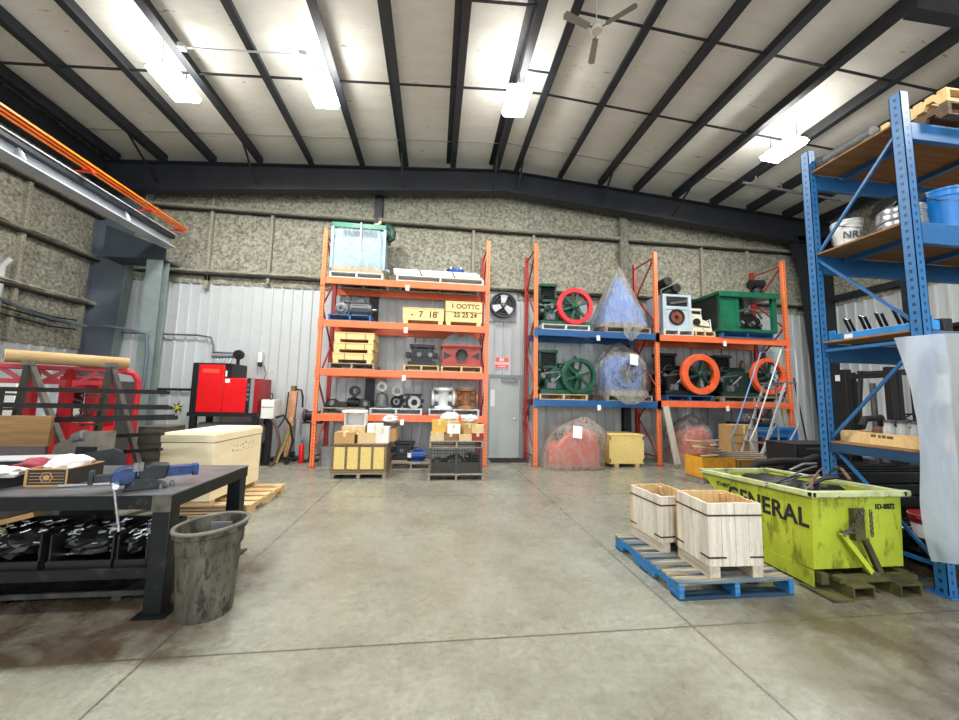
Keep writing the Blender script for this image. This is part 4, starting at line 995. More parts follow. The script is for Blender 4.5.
MB().lathe([(0, .0), (.16, .0), (.16, .012), (0, .012)], (-.02, -.345, .33), 'Y', 26).build('copper_fan', mat('copper_fan', '#a5583a', .5, .4, col2='#5e3526', ns=12), t, label='copper fan')
MB().lathe([(0, .03), (.05, .03), (.06, 0), (0, 0)], (-.02, -.345, .33), 'Y', 14).build('fan_hub', IRON, t)
B(-.3, .3, -.2, .2, .9, .94).build('top_tray', IRON, t)
for k, (x, z) in enumerate(((-.16, 1.26), (.08, 1.10))):
    MB().cyl((x, -.26, z), (x, .2, z), .115, seg=20).lathe([(.05, 0), (.1, 0), (.1, .01), (.05, .01)], (x, -.262, z), 'Y', 18, closed=True).build('air_filter', BLACK, t)
MB().tube([(-.16, .1, 1.18), (-.16, .1, .94)], .03, 8).tube([(.08, .1, 1.0), (.08, .1, .94)], .03, 8).tube([(-.2, -.1, .95), (-.05, -.15, 1.04), (.2, -.1, .95)], .06, 8).build('filter_bracket', BLACK, t)
sp(6.32, 6.86, 3.12, 'short pallet under the cream coloured machine', WOOD)
t = thing('small_machine', 'cream and white machine with black trim between the two cabinets', 'machine', (6.54, 8.55, 3.256)); t.scale = (.88, .88, .88)
CR = mat('cream_machine_paint', '#e3dcc6', .5, col2='#cfc6ab', ns=5, dirt=('#8d8672', 9, .62))
MB().box(-.26, .34, -.3, .3, .0, .1).build('base_plate', CR, t, bev=.01)
MB().prism([(-.26, .1), (.34, .1), (.3, .3), (.1, .36), (.08, .5), (-.24, .52)], 'Y', -.24, .24).build('housing', CR, t, bev=.02)
B(-.26, .08, -.2, .2, .52, .6).build('dark_band', IRON, t); MB().box(-.24, .1, -.22, .22, .6, .68).build('top_cover', CR, t, bev=.02)
MB().cyl((.12, -.1, .36), (.12, -.1, .62), .04, seg=10).tube([(.2, -.24, .3), (.3, -.27, .36), (.34, -.25, .1)], .02, 6).build('white_pipe', WHITE, t)
MB().cyl((-.1, -.24, .28), (-.1, -.29, .28), .1, seg=18).build('black_cap', BLACK, t)
MB().bar((-.1, -.26, .18), (.3, -.26, .14), .04, .02).build('nameplate', IRON, t)
pallet(7.72, 8.62, 3.123, 1.42, .9, 'blue painted pallet under the dark green cabinet', PALLET_BLUE)
t = thing('generator_enclosure', 'dark green machine enclosure open at the front on the top orange beam', 'machine', (7.70, 8.60, 3.256))
EG = mat('deep_green_enclosure', '#17684a', .35, col2='#0f4d37', ns=3)
W2, D2, H2 = .78, .5, .92
MB().box(-W2, W2, -D2, D2, 0, .08).build('base_frame', EG, t, bev=.008)
MB().box(-W2-.05, W2+.05, -D2-.05, D2+.05, H2, H2+.08).box(-W2-.05, W2+.05, -D2-.055, -D2-.03, H2-.06, H2+.01).build('roof_panel', EG, t, bev=.008)
for sx in (-1, 1): B(sx*(W2-.06)-.06, sx*(W2-.06)+.06, -D2, -D2+.08, .08, H2).build('door_post', EG, t)
B(-.36, -.26, -D2, -D2+.06, .08, H2).build('mid_post', EG, t); B(-.66, -.36, -D2+.01, -D2+.03, .08, H2).build('side_door', EG, t)
B(-W2, W2, D2-.03, D2, .08, H2).build('rear_panel', EG, t)
MB().box(-W2, -W2+.03, -D2+.08, D2, .08, H2).build('end_panel', mat('enclosure_black', '#17191a', .5), t, label='black end panel')
MB().prism([(-.2, .08), (.6, .08), (.55, .4), (.3, .55), (-.1, .5)], 'Y', -.25, .2).build('inner_engine', IRON, t, bev=.01)
for k in range(7): MB().cyl((-.12+.1*k, -.26, .2+.06*(k % 3)), (-.12+.1*k, -.34, .22+.06*(k % 3)), .05, seg=12).build('engine_fitting', [STEEL, GREYIRON, IRON][k % 3], t)
MB().tube([(-.15, -.3, .55), (.1, -.36, .62), (.4, -.32, .58), (.55, -.3, .4)], .03, 8).build('engine_hose', GREYIRON, t)
MB().cyl((.42, -.3, H2+.08), (.42, -.3, H2+.3), .06, seg=12).cyl((.26, -.3, H2+.36), (.60, -.3, H2+.38), .12, seg=18).lathe([(0, 0), (.13, 0), (.13, .16), (.06, .22), (0, .22)], (.44, -.3, H2+.08), 'Z', 18).build('muffler', IRON, t)
# orange bay, middle
sp(5.52, 6.72, 1.53, 'grey blue pallet under the black engine with the orange wheel', mat('navy_pallet', '#2c5f94'))
engine(5.57, 8.70, 1.668, 'black engine with a thick orange flywheel at the left of the orange bay', IRON, OR_, mat('dark_green_spoke', '#17372d', .45), wx=.90, wz=.52, wr=.50, seed=8, wheel_rim=.15, W=1.2)
t = thing('yellow_pipe_stub', 'white pipe end leaning behind the left orange flywheel', 'pipe', (6.78, 8.5, 1.535)); MB().cyl((0, 0, .07), (-.12, .1, .62), .05, seg=14).build('pipe', WHITE, t); MB().lathe([(.05, 0), (.08, 0), (.08, .03), (.05, .03)], (0, 0, .05), 'Z', 14, closed=True).build('collar', GREYIRON, t)
pallet(7.85, 8.70, 1.533, 1.7, .98, 'dark pallet under the green black engine with the orange wheel', WOOD_G)
engine(7.08, 8.70, 1.668, 'dark green engine with an orange flywheel near the right rack post', mat('black_green_paint', '#163329', .4), OR_, mat('dark_green_spoke', '#17372d'), wx=1.25, wz=.52, wr=.46, seed=14, wheel_rim=.10, W=1.6)
# floor of the orange bay
def body_sm(t, m):
    MB().prism([(-.34, .02), (.48, .02), (.46, .70), (.24, .90), (-.20, .80), (-.34, .45)], 'Y', -.25, .25).build('machine_body', m, t, bev=.03)
bagged(6.34, 8.62, .004, 'salmon machine under clear plastic on the floor behind the yellow crate', PK, 1.16, .8, 1.2, (.1, 0), 33, body_sm, .55)
heavy_part('motor', 5.74, 8.55, 1.17-.0, .0001+.3, 'black motor on the rag pile above the bagged salmon machine', IRON) if False else None
t = thing('timber_plank', 'pale timber plank leaning against the middle rack post', 'plank', (5.60, 7.98, 0)); Mx = Matrix.Rotation(R(-9), 4, 'Y') @ Matrix.Rotation(R(-3), 4, 'X')
mb = MB().box(-.07, .07, -.02, .02, .02, 1.42, Mx); mb.build('board', mat('silvery_plank', '#c9c3b6', .8, col2='#aca594', ns=3, stretch=(9, 9, .6)), t); mb = MB().box(-.075, .075, -.022, .022, 0.01, .1, Mx); mb.build('board_end', WOOD_G, t)
t = thing('blue_cabinet', 'bright blue steel bench with drawers under the right end of the orange bay', 'workbench', (7.80, 8.25, 0))
BC = mat('bright_blue_cabinet', '#2484d6', .4, col2='#1c74c2', ns=3)
B(-.72, .92, -.3, .3, .88, .95).build('bench_top', BC, t, bev=.006); B(-.70, .92, -.26, -.24, .72, .88).build('apron', BC, t)
for sx in (-1, 1): B((.80 if sx > 0 else -.58)-.13, (.80 if sx > 0 else -.58)+.13, -.27, .27, 0, .88).build('pedestal', BC, t, bev=.006)
for sx in (-1, 1):
    for k in range(3): B((.80 if sx > 0 else -.58)-.11, (.80 if sx > 0 else -.58)+.11, -.278, -.27, .06+.27*k, .29+.27*k).build('drawer_front', BC, t)
B(-.44, .66, -.2, .25, .2, .23).build('lower_shelf', mat('dark_blue_shelf', '#1b3f70', .5), t)
for k in range(4):
    tag(MB().cyl((7.14+.02*k, 8.05+.1*k, 1.0+.004), (8.2, 8.05+.1*k, 1.0+.004), .045, seg=12).cyl((7.13+.02*k, 8.05+.1*k, 1.004), (7.21+.02*k, 8.05+.1*k, 1.004), .054, seg=12).build('steel_bar', IRON), ['black round bar nearest the front on the blue bench', 'black round bar second from the front on the blue bench', 'black round bar third from the front on the blue bench', 'black round bar at the back of the blue bench'][k], 'bar', 'bars on the blue bench')
heavy_part('gear', 7.6, 8.2, 1.053, .3, 'small grey gearbox lying on the bars of the blue bench', GREYIRON)
# ladder, cartons, scrap crates before it
t = thing('rolling_ladder', 'rolling warehouse ladder with pale rails before the orange bay', 'ladder', (6.60, 7.22, 0))
LP = mat('pale_ladder_steel', '#c8cdd2', .4, .2); LB = mat('blue_grey_rail', '#6f96c4', .4)
n = 8; dx, dz = .80, 1.95
for yy in (-.25, .25):
    MB().bar((0, yy, .08), (dx, yy, dz), .022, .045).build('stringer', LP, t)
    MB().tube([(.1, yy, .3), (-.10, yy, .75), (.05, yy, 1.0), (dx-.05, yy, dz+.72), (dx+.28, yy, dz+.74), (dx+.3, yy, dz)], .014, 8).build('handrail', LB if yy > 0 else LP, t)
    MB().bar((dx+.28, yy, .1), (dx+.28, yy, dz), .025, .025).build('rear_leg', LP, t)
    MB().bar((0, yy, .1), (dx+.28, yy, .1), .03, .03).build('base_rail', LP, t)
    MB().bar((dx*.5, yy, .12), (dx+.27, yy, 1.1), .02, .02).build('side_brace', LP, t)
for k in range(n):
    f_ = (k+.6)/n; B(dx*f_-.08, dx*f_+.08, -.24, .24, dz*f_+.05, dz*f_+.07).build('step', mat('grated_step', '#7d8288', .5, .4), t)
B(dx-.1, dx+.3, -.25, .25, dz, dz+.03).build('platform', mat('grated_step', '#7d8288'), t)
for xx in (.05, dx+.25):
    for yy in (-.25, .25): MB().cyl((xx, yy-.02, .05), (xx, yy+.02, .05), .05, seg=14).build('caster', RUBBER, t)
t = thing('scrap_bin', 'yellow sided wooden bin heaped with broken boards behind the green hopper', 'bin', (5.42, 6.78, 0)); t.scale = (.82, .82, .95)
YB_ = mat('yellow_bin_paint', '#e8a92c', .55, col2='#d4922a', ns=5, dirt=('#b97d2c', 6, .62))
B(-.42, .42, -.3, -.28, .1, .5).build('front_side', YB_, t); B(-.42, .42, .28, .3, .1, .5).build('rear_side', YB_, t)
for sx in (-1, 1): B(sx*.41-.01, sx*.41+.01, -.28, .28, .1, .5).build('end_side', YB_, t); 
B(-.40, .40, -.28, .28, .1, .12).build('bin_floor', WOOD_G, t)
for sx in (-1, 0, 1): B(sx*.36-.04, sx*.36+.04, -.3, .3, 0, .1).build('skid', WOOD_G, t)
MB().blob((0, 0, .4), (.38, .26, .12), .25, 2, seed=2).build('offcut_fill', WOOD_D, t, smooth=0)
t = thing('plank_crate', 'long brown wooden crate standing right of the yellow bin', 'crate', (6.10, 6.72, 0)); slat_crate(t, .58, .4, 0, .42, wood('brown_crate_wood', '#b98a4c', '#98703a'), frame=WOOD_D)
rnd = random.Random(4)
for k in range(9):
    cx, cy, cz = 5.42+rnd.uniform(-.22, .25), 6.75+rnd.uniform(-.14, .16), .50+.034*k
    a = rnd.uniform(-.9, .9); mb = MB(); Mx = Matrix.Translation((cx, cy, cz)) @ Matrix.Rotation(a, 4, 'Z') @ Matrix.Rotation(rnd.uniform(-.12, .12), 4, 'Y')
    ln = rnd.uniform(.35, .8); mb.prism([(-ln/2, -.05), (ln/2-.06, -.05), (ln/2, .0), (ln/2-.02, .05), (-ln/2+.03, .045)], 'Z', -.011, .011)
    for v in mb.bm.verts: v.co = Mx @ v.co
    tag(mb.build('broken_board', [WOOD, WOOD_Y, WOOD_G][k % 3], smooth=0), 'broken board end lying on the heap in the yellow bin', 'board', 'broken boards on the yellow bin')
for k in range(4):
    mb = MB(); Mx = Matrix.Translation((6.02, 6.60+.06*k, .457+.027*k)) @ Matrix.Rotation(R(-4+3*k), 4, 'Z')
    mb.box(-.55, .5, -.04, .04, -.012, .012, Mx)
    tag(mb.build('wood_strip', WOOD_G, smooth=0, bev=.002), 'long grey slat lying across the brown crate', 'slat', 'slats on the brown crate')
t = carton(6.92, 7.74, 0, .66, .36, 1.02, 'tall brown and pale carton standing behind the scrap crates', CARD)
B(.12, .312, -.187, -.181, .3, .98).build('pale_side', mat('pale_carton_face', '#d9d0bd', .85), t); MB().box(-.3, .1, -.186, -.181, .80, .82).box(-.28, .08, -.186, -.181, .62, .635).build('crease', mat('carton_crease', '#8c6738', .9), t)
t = thing('tool_chest', 'black steel tool chest of drawers behind the green hopper', 'tool chest', (5.76, 5.15, 0)); t.scale = (1, 1, .94)
TC = mat('black_chest_paint', '#202226', .35, col2='#15171a', ns=4)
B(-.45, .45, -.25, .25, .1, .98).build('chest_body', TC, t, bev=.008)
for k in range(6):
    f_ = B(-.42, .42, -.262, -.25, .13+.14*k, .255+.14*k).build('drawer', TC, t)
    B(-.3, .3, -.275, -.262, .225+.14*k, .24+.14*k).build('drawer_pull', STEEL, f_)
B(-.46, .46, -.26, .26, .98, 1.0).build('chest_top', RUBBER, t)
for sx in (-1, 1):
    for sy in (-1, 1): MB().cyl((sx*.38-.02, sy*.2, .05), (sx*.38+.02, sy*.2, .05), .05, seg=12).build('caster', RUBBER, t)
# brushes, shovels and mops leaning in the right corner
for k, (x, m_, lab) in enumerate(((8.98, WOOD, 'wooden broom pole leaning left in the far right corner'), (9.15, WOOD_D, 'brown shovel pole leaning in the middle of the far right corner'), (9.34, WHITE, 'white mop pole leaning right in the far right corner'), (9.5, IRON, 'black rake pole leaning behind the blue rack post'))):
    t = thing('long_handled_tool', lab, 'tool', (x, 8.4, 0)); MB().cyl((0, 0, .08), (.05, .35, 1.9+.1*k), .018, seg=8).build('pole', m_, t)
    MB().box(-.075, .075, -.04, .04, 0, .09).build('tool_head', [mat('broom_bristle', '#6b5a3c', .9), IRON, PAPER, IRON][k], t, bev=.01)
t = thing('pale_panel', 'tall pale board standing behind the right rack post', 'board', (9.45, 9.0, 0)); B(-.25, .25, -.02, .02, 0, 3.3).build('board', mat('pale_green_board', '#c9cdc4', .6), t, rot=(R(-4), 0, 0)); B(-.25, .25, -.03, -.02, 3.1, 3.16).build('board_edge', GREYIRON, t, rot=(R(-4), 0, 0))
# ================================================================ blue pallet with two weathered crates
pallet(2.44, 3.31, 0, 1.0, 1.02, 'blue painted pallet in the foreground under two grey crates', PALLET_BLUE, h=.135, n=7, deck=PALLET_WORN, base=PALLET_NAVY)
GW = wood('weathered_crate_board', '#e3ddd0', '#b8afa0', axis='z', scale=2.2, dirt=('#8d8273', 9, .62))
GWX = wood('weathered_crate_board_flat', '#cfc5b4', '#a09481', axis='y', scale=2.2, dirt=('#7d7264', 9, .66))
RAW = wood('fresh_board_inside', '#d9b98a', '#bd9a68', axis='z')
RST = mat('rusty_band', '#5b4638', .7, .3, col2='#3c2d25', ns=20)
def weathered_crate(x, y, w, d, h, label, rz, feet=.09):
    t = thing('weathered_crate', label, 'crate', (x, y, .137), rz)
    th = .022; n = 4
    for k in range(n):
        a = -w/2 + w*k/n; B(a+.0015, a+w/n-.0015, -d/2, -d/2+th, feet*.4 if False else feet, h+random.uniform(-.004, .004)).build('front_board', GW, t, bev=.002, smooth=0)
        B(a+.0015, a+w/n-.0015, d/2-th, d/2, feet, h).build('rear_board', RAW, t, smooth=0)
    n2 = 5
    for k in range(n2):
        a = -d/2+th + (d-2*th)*k/n2
        for sx in (-1, 1): B(min(sx*w/2, sx*(w/2-th)), max(sx*w/2, sx*(w/2-th)), a+.001, a+(d-2*th)/n2-.001, feet, h+random.uniform(-.006, .004)).build('side_board', GW if sx < 0 else RAW, t, bev=.002, smooth=0)
    B(-w/2+th, w/2-th, -d/2+th, d/2-th, feet, feet+.02).build('crate_floor', RAW, t)
    for sx in (-1, 1): B(sx*(w/2-.05)-.045, sx*(w/2-.05)+.045, -d/2+.005, d/2-.005, 0, feet).build('skid', GWX, t, smooth=0)
    e = .003
    for zz in ((h*.82,) if h < .6 else (h*.84,)):
        MB().box(-w/2-e, w/2+e, -d/2-e, -d/2, zz, zz+.014).box(-w/2-e, -w/2, -d/2, d/2, zz, zz+.014).box(w/2, w/2+e, -d/2, d/2, zz, zz+.014).build('steel_band', RST, t, smooth=0)
    zz = h*.26
    for a, b_ in ((-w/2-e, -w/2+.15), (w/2-.12, w/2+e)): B(a, b_, -d/2-e, -d/2, zz, zz+.014).build('band_end', RST, t)
    MB().box(-w/2-e, -w/2, -d/2, -d/2+.1, zz, zz+.014).box(-w/2-e, -w/2, d/2-.1, d/2, zz, zz+.014).build('band_end', RST, t)
    for sx in (-1, 1):
        for sy in (-1, 1): B(sx*(w/2-th-.02)-.018, sx*(w/2-th-.02)+.018, sy*(d/2-th-.02)-.018, sy*(d/2-th-.02)+.018, feet+.02, h-.02).build('corner_batten', RAW, t)
    return t
weathered_crate(2.475, 3.04, .47, .42, .585, 'nearer taller weathered crate at the front of the blue pallet', R(-2))
weathered_crate(2.31, 3.58, .37, .48, .51, 'farther lower weathered crate at the back of the blue pallet', R(4))
for k in range(4):
    mb = MB(); Mx = Matrix.Translation((2.30+.02*k, 3.55+.04*k, .50+.022*k)) @ Matrix.Rotation(R(20-22*k), 4, 'Z') @ Matrix.Rotation(R(4), 4, 'Y')
    mb.box(-.12, .12, -.03, .03, -.008, .008, Mx); tag(mb.build('dark_offcut', WOOD_D, bev=.002), 'dark wooden offcut lying in the farther weathered crate', 'offcut', 'offcuts in the farther crate')

# ================================================================ lime tipping hopper
LIME = mat('lime_green_hopper_paint', '#b2c136', .5, col2='#96a52a', ns=3, amt=.5, stretch=(1, 1, .4), dirt=('#7d8620', 9, .575))
LIME_W = mat('worn_lime_rim', '#c6cf9a', .6, col2='#a3aa78', ns=9, amt=.55, dirt=('#5a5a48', 8, .62))
GRIM_SHADE = mat('grimy_shaded_lime', '#504e20', .75, col2='#29271a', ns=6, amt=.6)  # grimy lime, its colour darkened further for the shade beneath the hopper
RUSTG = mat('rusty_grey_latch', '#6d665a', .6, .4, col2='#47413a', ns=14)
t = thing('tipping_hopper', 'lime green self tipping scrap hopper stencilled GENERAL beside the blue rack', 'hopper', (3.21, 2.85, 0))
W_, L_ = .88, 1.28                      # local +y runs away from the camera along the lettered side
# side profile in (y,z): upright near end, floor, then the sloping far end
prof = [(0, .76), (.02, .16), (.46, .14), (.62, .22), (L_, .68), (L_, .72)]
inn = [(.02, .75), (.05, .19), (.45, .17), (.61, .25), (L_-.03, .70)]
for x0, x1, nm in ((0, .012, 'lettered_side'), (W_-.012, W_, 'far_side')):
    MB().prism([(0, .76), (.02, .16), (.46, .14), (.62, .22), (L_, .68), (L_, .72)], 'X', x0, x1).build(nm, LIME, t, smooth=0)
mb = MB(); th = .014
P = [(0, .76), (.02, .16), (.46, .14), (.62, .22), (L_, .68)]
Q = [(th, .76), (.02+th, .16+th), (.455, .14+th), (.61, .22+th), (L_-.01, .69)]
for (a, b_), (c_, d_) in zip(zip(P[:-1], P[1:]), zip(Q[:-1], Q[1:])):
    mb.prism([a, b_, d_, c_], 'X', .012, W_-.012)
mb.build('end_and_floor_plates', LIME, t, smooth=0)
mb = MB()
mb.box(-.03, W_+.07, -.035, .012, .755, .805)
mb.prism([(-.035, .755), (L_+.02, .70), (L_+.02, .745), (-.035, .805)], 'X', -.03, .012)
mb.prism([(-.035, .755), (L_+.02, .70), (L_+.02, .745), (-.035, .805)], 'X', W_-.012, W_+.03)
mb.box(-.03, W_+.03, L_-.012, L_+.03, .69, .745)
mb.build('rim_tube', LIME_W, t, bev=.008, label='worn pale rim', smooth=0)
for xx in (.02, W_-.09): B(xx, xx+.07, -.02, .62, .055, .14).build('rocker_rail', GRIM_SHADE, t)
mb = MB().box(-.005, .0, .02, .62, .02, .15); mb.build('lower_side_plate', LIME, t)
for k, xx in enumerate((.14, .58)):
    mb = MB().box(xx, xx+.2, -.16, .66, .0, .012).box(xx, xx+.2, -.16, .66, .088, .10).box(xx, xx+.012, -.16, .66, .012, .088).box(xx+.188, xx+.2, -.16, .66, .012, .088); mb.build('fork_pocket', GRIM_SHADE, t)
B(.1, .84, -.10, -.03, .10, .14).build('cross_channel', GRIM_SHADE, t); B(-.06, .12, -.18, .1, .0, .018).build('base_foot', GRIM_SHADE, t)
MB().bar((.24, -.02, .46), (.47, -.06, .13), .04, .03, up=(0, 1, 0)).build('latch_arm', LIME, t)
MB().bar((.42, -.05, .42), (.55, -.05, .14), .045, .03, up=(0, 1, 0)).build('latch_arm', GRIM_SHADE, t)
MB().bar((.24, -.022, .47), (.42, -.03, .47), .03, .015).build('latch_lug', RUSTG, t); B(.35, .45, -.04, 0, .40, .66).build('latch_plate', GRIM_SHADE, t)
MB().cyl((.47, -.09, .14), (.47, .0, .14), .03, seg=12).build('pivot_pin', RUSTG, t)
mb = MB()
for k in range(12):
    c_ = Vector((.42 - .012*k + (.0 if k < 6 else -.012*(k-6)), -.055, .66-.018*k)); r_ = .013; pts = []
    for j in range(10):
        a = 2*PI*j/10; pts.append(c_ + (Vector((r_*.8*math.cos(a), 0, r_*1.3*math.sin(a))) if k % 2 else Vector((0, r_*.8*math.cos(a), r_*1.3*math.sin(a)))))
    mb.tube(pts, .0042, 5, closed=True)
mb.build('latch_chain', RUSTG, t)
mb = MB()
for k in range(10):
    c_ = Vector((.50, -.05, .64-.021*k)); r_ = .013; pts = []
    for j in range(10):
        a = 2*PI*j/10; pts.append(c_ + (Vector((r_*.8*math.cos(a), 0, r_*1.3*math.sin(a))) if k % 2 else Vector((0, r_*.8*math.cos(a), r_*1.3*math.sin(a)))))
    mb.tube(pts, .0042, 5, closed=True)
mb.build('latch_chain', RUSTG, t)
lettering('GENERAL', .215, INK, t, (-.0015, .47, .555), SIDE, bold=.006, space=1.06, sx=.90, name='stencil_name')
mb = MB()
lettering('1D-8872', .062, INK, t, (-.0015, .97, .63), SIDE, bold=.001, sx=.92, name='stencil_number')
lettering('1D-8872', .062, INK, t, (.71, -.0015, .665), (PI/2+.033, 0, 0), bold=.001, sx=.92, name='stencil_number')
# scrap in the hopper
t = tag(MB().blob((3.65, 3.20, .60), (.38, .28, .17), .3, 3, seed=6).blob((3.65, 3.62, .64), (.37, .34, .13), .3, 3, seed=16).build('scrap_heap', IRON), 'dark scrap swarf heaped inside the lime hopper', 'scrap'); t['kind'] = 'stuff'
rnd = random.Random(9)
for k in range(9):
    a = (3.27+.07*k, 3.02+rnd.uniform(0, .6), .74+.014*k); b_ = (a[0]+rnd.uniform(.2, .45), a[1]+rnd.uniform(-.1, .3), .80+.014*k+rnd.uniform(0, .06))
    b_ = (min(b_[0], 4.0), b_[1], b_[2])
    tag(MB().tube([a, ((a[0]+b_[0])/2, (a[1]+b_[1])/2, a[2]+.07), b_], rnd.uniform(.008, .018), 6).build('scrap_rod', [IRON, STEEL, WOOD_D][k % 3]), 'bent scrap rod sticking up out of the lime hopper', 'scrap', 'scrap rods in the lime hopper')

# ================================================================ blue rack
t = thing('pallet_rack', 'tall blue pallet rack with plywood decks at the right edge', 'pallet rack', (0, 0, 0))
BX, BX2, BY0, BY1, BH = 4.2, 7.95, 2.66, 3.60, 4.45; pw = .09
for x in (BX, BX2):
    for y in (BY0, BY1-pw):
        MB().box(-pw/2, pw/2, -pw/2, -pw/2+.006, .015, BH).box(-pw/2, -pw/2+.006, -pw/2, pw/2, .015, BH).box(pw/2-.006, pw/2, -pw/2, pw/2, .015, BH).box(-pw/2, -pw/2+.03, pw/2-.006, pw/2, .015, BH).box(pw/2-.03, pw/2, pw/2-.006, pw/2, .015, BH).build('upright_post', BLUE_P, t, loc=(x+pw/2, y+pw/2, 0), smooth=0)
        B(-.085, .085, -.08, .08, 0, .015).build('foot_plate', BLUE, t, loc=(x+pw/2, y+pw/2, 0))
    xm = x + pw/2; ya, yb = BY0+pw, BY1-pw
    for (z0, z1, s_) in ((.25, 1.10, 1), (1.18, 2.06, -1), (2.30, 3.14, -1 if False else 1), (3.22, 4.08, -1)):
        p, q = ((ya, z0), (yb, z1)) if s_ > 0 else ((yb, z0), (ya, z1))
        MB().bar((xm, p[0], p[1]), (xm, q[0], q[1]), .024, .024).build('frame_brace', BLUE, t)
    B(xm-.03, xm+.02, ya, yb, 1.04, 1.128).build('side_beam', mat('navy_side_beam', '#1d4468', .45, col2='#163552'), t)
    for z in (.22, 2.12): MB().bar((xm, ya, z), (xm, yb, z), .035, .03).build('frame_brace', BLUE, t)
for z, bh in ((4.17, .17), (3.20, .2), (2.20, .2), (1.13, .1)):
    for y in (BY0+.02, BY1-.07):
        MB().box(BX+pw, BX2, y, y+.05, z-bh, z).build('load_beam', BLUE, t, bev=.006, smooth=0)
        B(BX+pw-.004, BX+pw+.004, y-.01, y+.06, z-bh-.03, z+.03).build('beam_connector', BLUE, t)
    for k in range(3):
        a = BX+.02+(BX2-BX)*k/3; B(a, a+(BX2-BX)/3-.006, BY0+.0 if False else BY0+.07, BY1-.07, z+.002, z+.02).build('deck_panel', PLY, t, smooth=0)
    for k in range(4): B(BX+.4+.9*k, BX+.46+.9*k, BY0+.07, BY1-.07, z-.05, z).build('deck_support', BLUE, t)
# top deck
pallet(5.06, 2.82, 4.193, 1.0, .5, 'dark pallet under the clean yellow one on the top blue deck', WOOD_D)
pallet(5.06, 2.82, 4.325, 1.0, .5, 'clean yellow pallet high on the top deck of the blue rack', WOOD_Y)
tag(MB().cyl((4.36, 2.98, 4.29), (4.36, 3.46, 4.29), .078, seg=14).cyl((4.36, 3.44, 4.29), (4.36, 3.5, 4.29), .09, seg=14).box(4.28, 4.40, 2.95, 3.03, 4.192, 4.24).box(4.28, 4.40, 3.3, 3.36, 4.192, 4.24).build('grey_roller', mat('dark_roller_grey', '#5f6264', .6, .1, col2='#45484a', ns=6)), 'grey roller lying on the top deck of the blue rack', 'roller')
tag(MB().blob((5.2, 2.86, 4.55), (.3, .18, .09), .3, 2, seed=8, flat=-.085).build('black_tarp', RUBBER), 'black folded tarp on the yellow top pallet', 'tarp')
# second deck
zz = 3.222
def bucket(x, y, z, r, h, label, m, band=None, txt=None, name='pail'):
    t = thing(name, label, 'bucket', (x, y, z))
    MB().lathe([(0, 0), (r*.84, 0), (r, h*.8), (r*1.05, h*.82), (r*1.05, h*.94), (r*1.09, h*.95), (r*1.09, h), (r*1.0, h), (r*.82, .012), (0, .012)], seg=28).build('bucket_body', m, t)
    MB().tube([(-r*1.07, 0, h*.9), (-r*.95, -r*.5, h*.74), (0, -r*1.15, h*.62), (r*.95, -r*.5, h*.74), (r*1.07, 0, h*.9)], .005, 6).build('bail_handle', STEEL, t)
    return t
t = bucket(4.44, 3.36, zz, .125, .30, 'white plastic bucket with marker letters on the second blue deck', WHITE)
lettering('NRK', .10, mat('grey_marker', '#55585a', .8), t, (-.055, -.112, .12), (PI/2+.14, 0, R(-26)), bold=.002)
for k in range(4):
    tt = tag(MB().lathe([(.14, 0), (.17, 0), (.175, .03), (.17, .06), (.14, .06), (.135, .03)], (4.56+.01*(k % 2), 2.98, zz+.065*k), 'Z', 32, closed=True).build('steel_ring', mat('bright_steel', '#c9ccd0')), ['lowest shiny steel ring of the stack behind the blue post', 'second shiny steel ring from the bottom of the stack', 'third shiny steel ring from the bottom of the stack', 'topmost shiny steel ring of the stack under the black sheet'][k], 'ring', 'steel rings on the second blue deck')
tag(MB().blob((4.62, 3.04, zz+.32), (.18, .18, .13), .35, 2, seed=14, flat=-.055).build('black_plastic_sheet', mat('black_polythene', '#1b1b1e', .3)), 'black plastic bundle on top of the steel rings', 'sheet')
bucket(4.99, 2.93, zz, .165, .44, 'bright blue steel pail right of the front blue post', mat('bright_blue_pail', '#1d7fd0', .3, col2='#186fba', ns=4), name='steel_pail')
# third deck
zz = 2.222
t = thing('steel_beam', 'bright blue loose beam lying on the third deck of the blue rack', 'beam', (4.43, 3.12, zz))
MB().box(-.05, .05, -.40, .44, 0, .09).box(-.062, -.05, -.42, -.34, -.0, .13).box(-.062, -.05, .38, .45, 0, .13).build('beam_section', mat('sky_blue_beam', '#2f8fd6', .35, col2='#2781c8', ns=3), t, bev=.006, smooth=0)
B(-.0515, -.05, .22, .3, .02, .07).build('sticker', PAPER, t)
t = thing('steel_bracket_set', 'black steel comb of bent arms behind the blue loose beam', 'bracket', (4.62, 3.3, zz))
MB().box(-.05, .05, -.55, .25, 0, .12).build('black_bar', BLACK, t, bev=.006)
for k in range(5):
    y = .22-.15*k; MB().tube([(.03, y, .13), (-.06, y-.02, .26), (-.03, y+.05, .28), (.05, y+.06, .14)], .014, 6).build('bent_arm', BLACK, t)
t = thing('black_bar', 'long black flat bar running back over the third blue deck', 'bar', (5.1, 3.1, zz)); MB().box(-.3, .5, -.36, .36, 0, .06).box(-.32, -.26, -.38, .38, .06, .1).build('bar_body', BLACK, t, bev=.006)
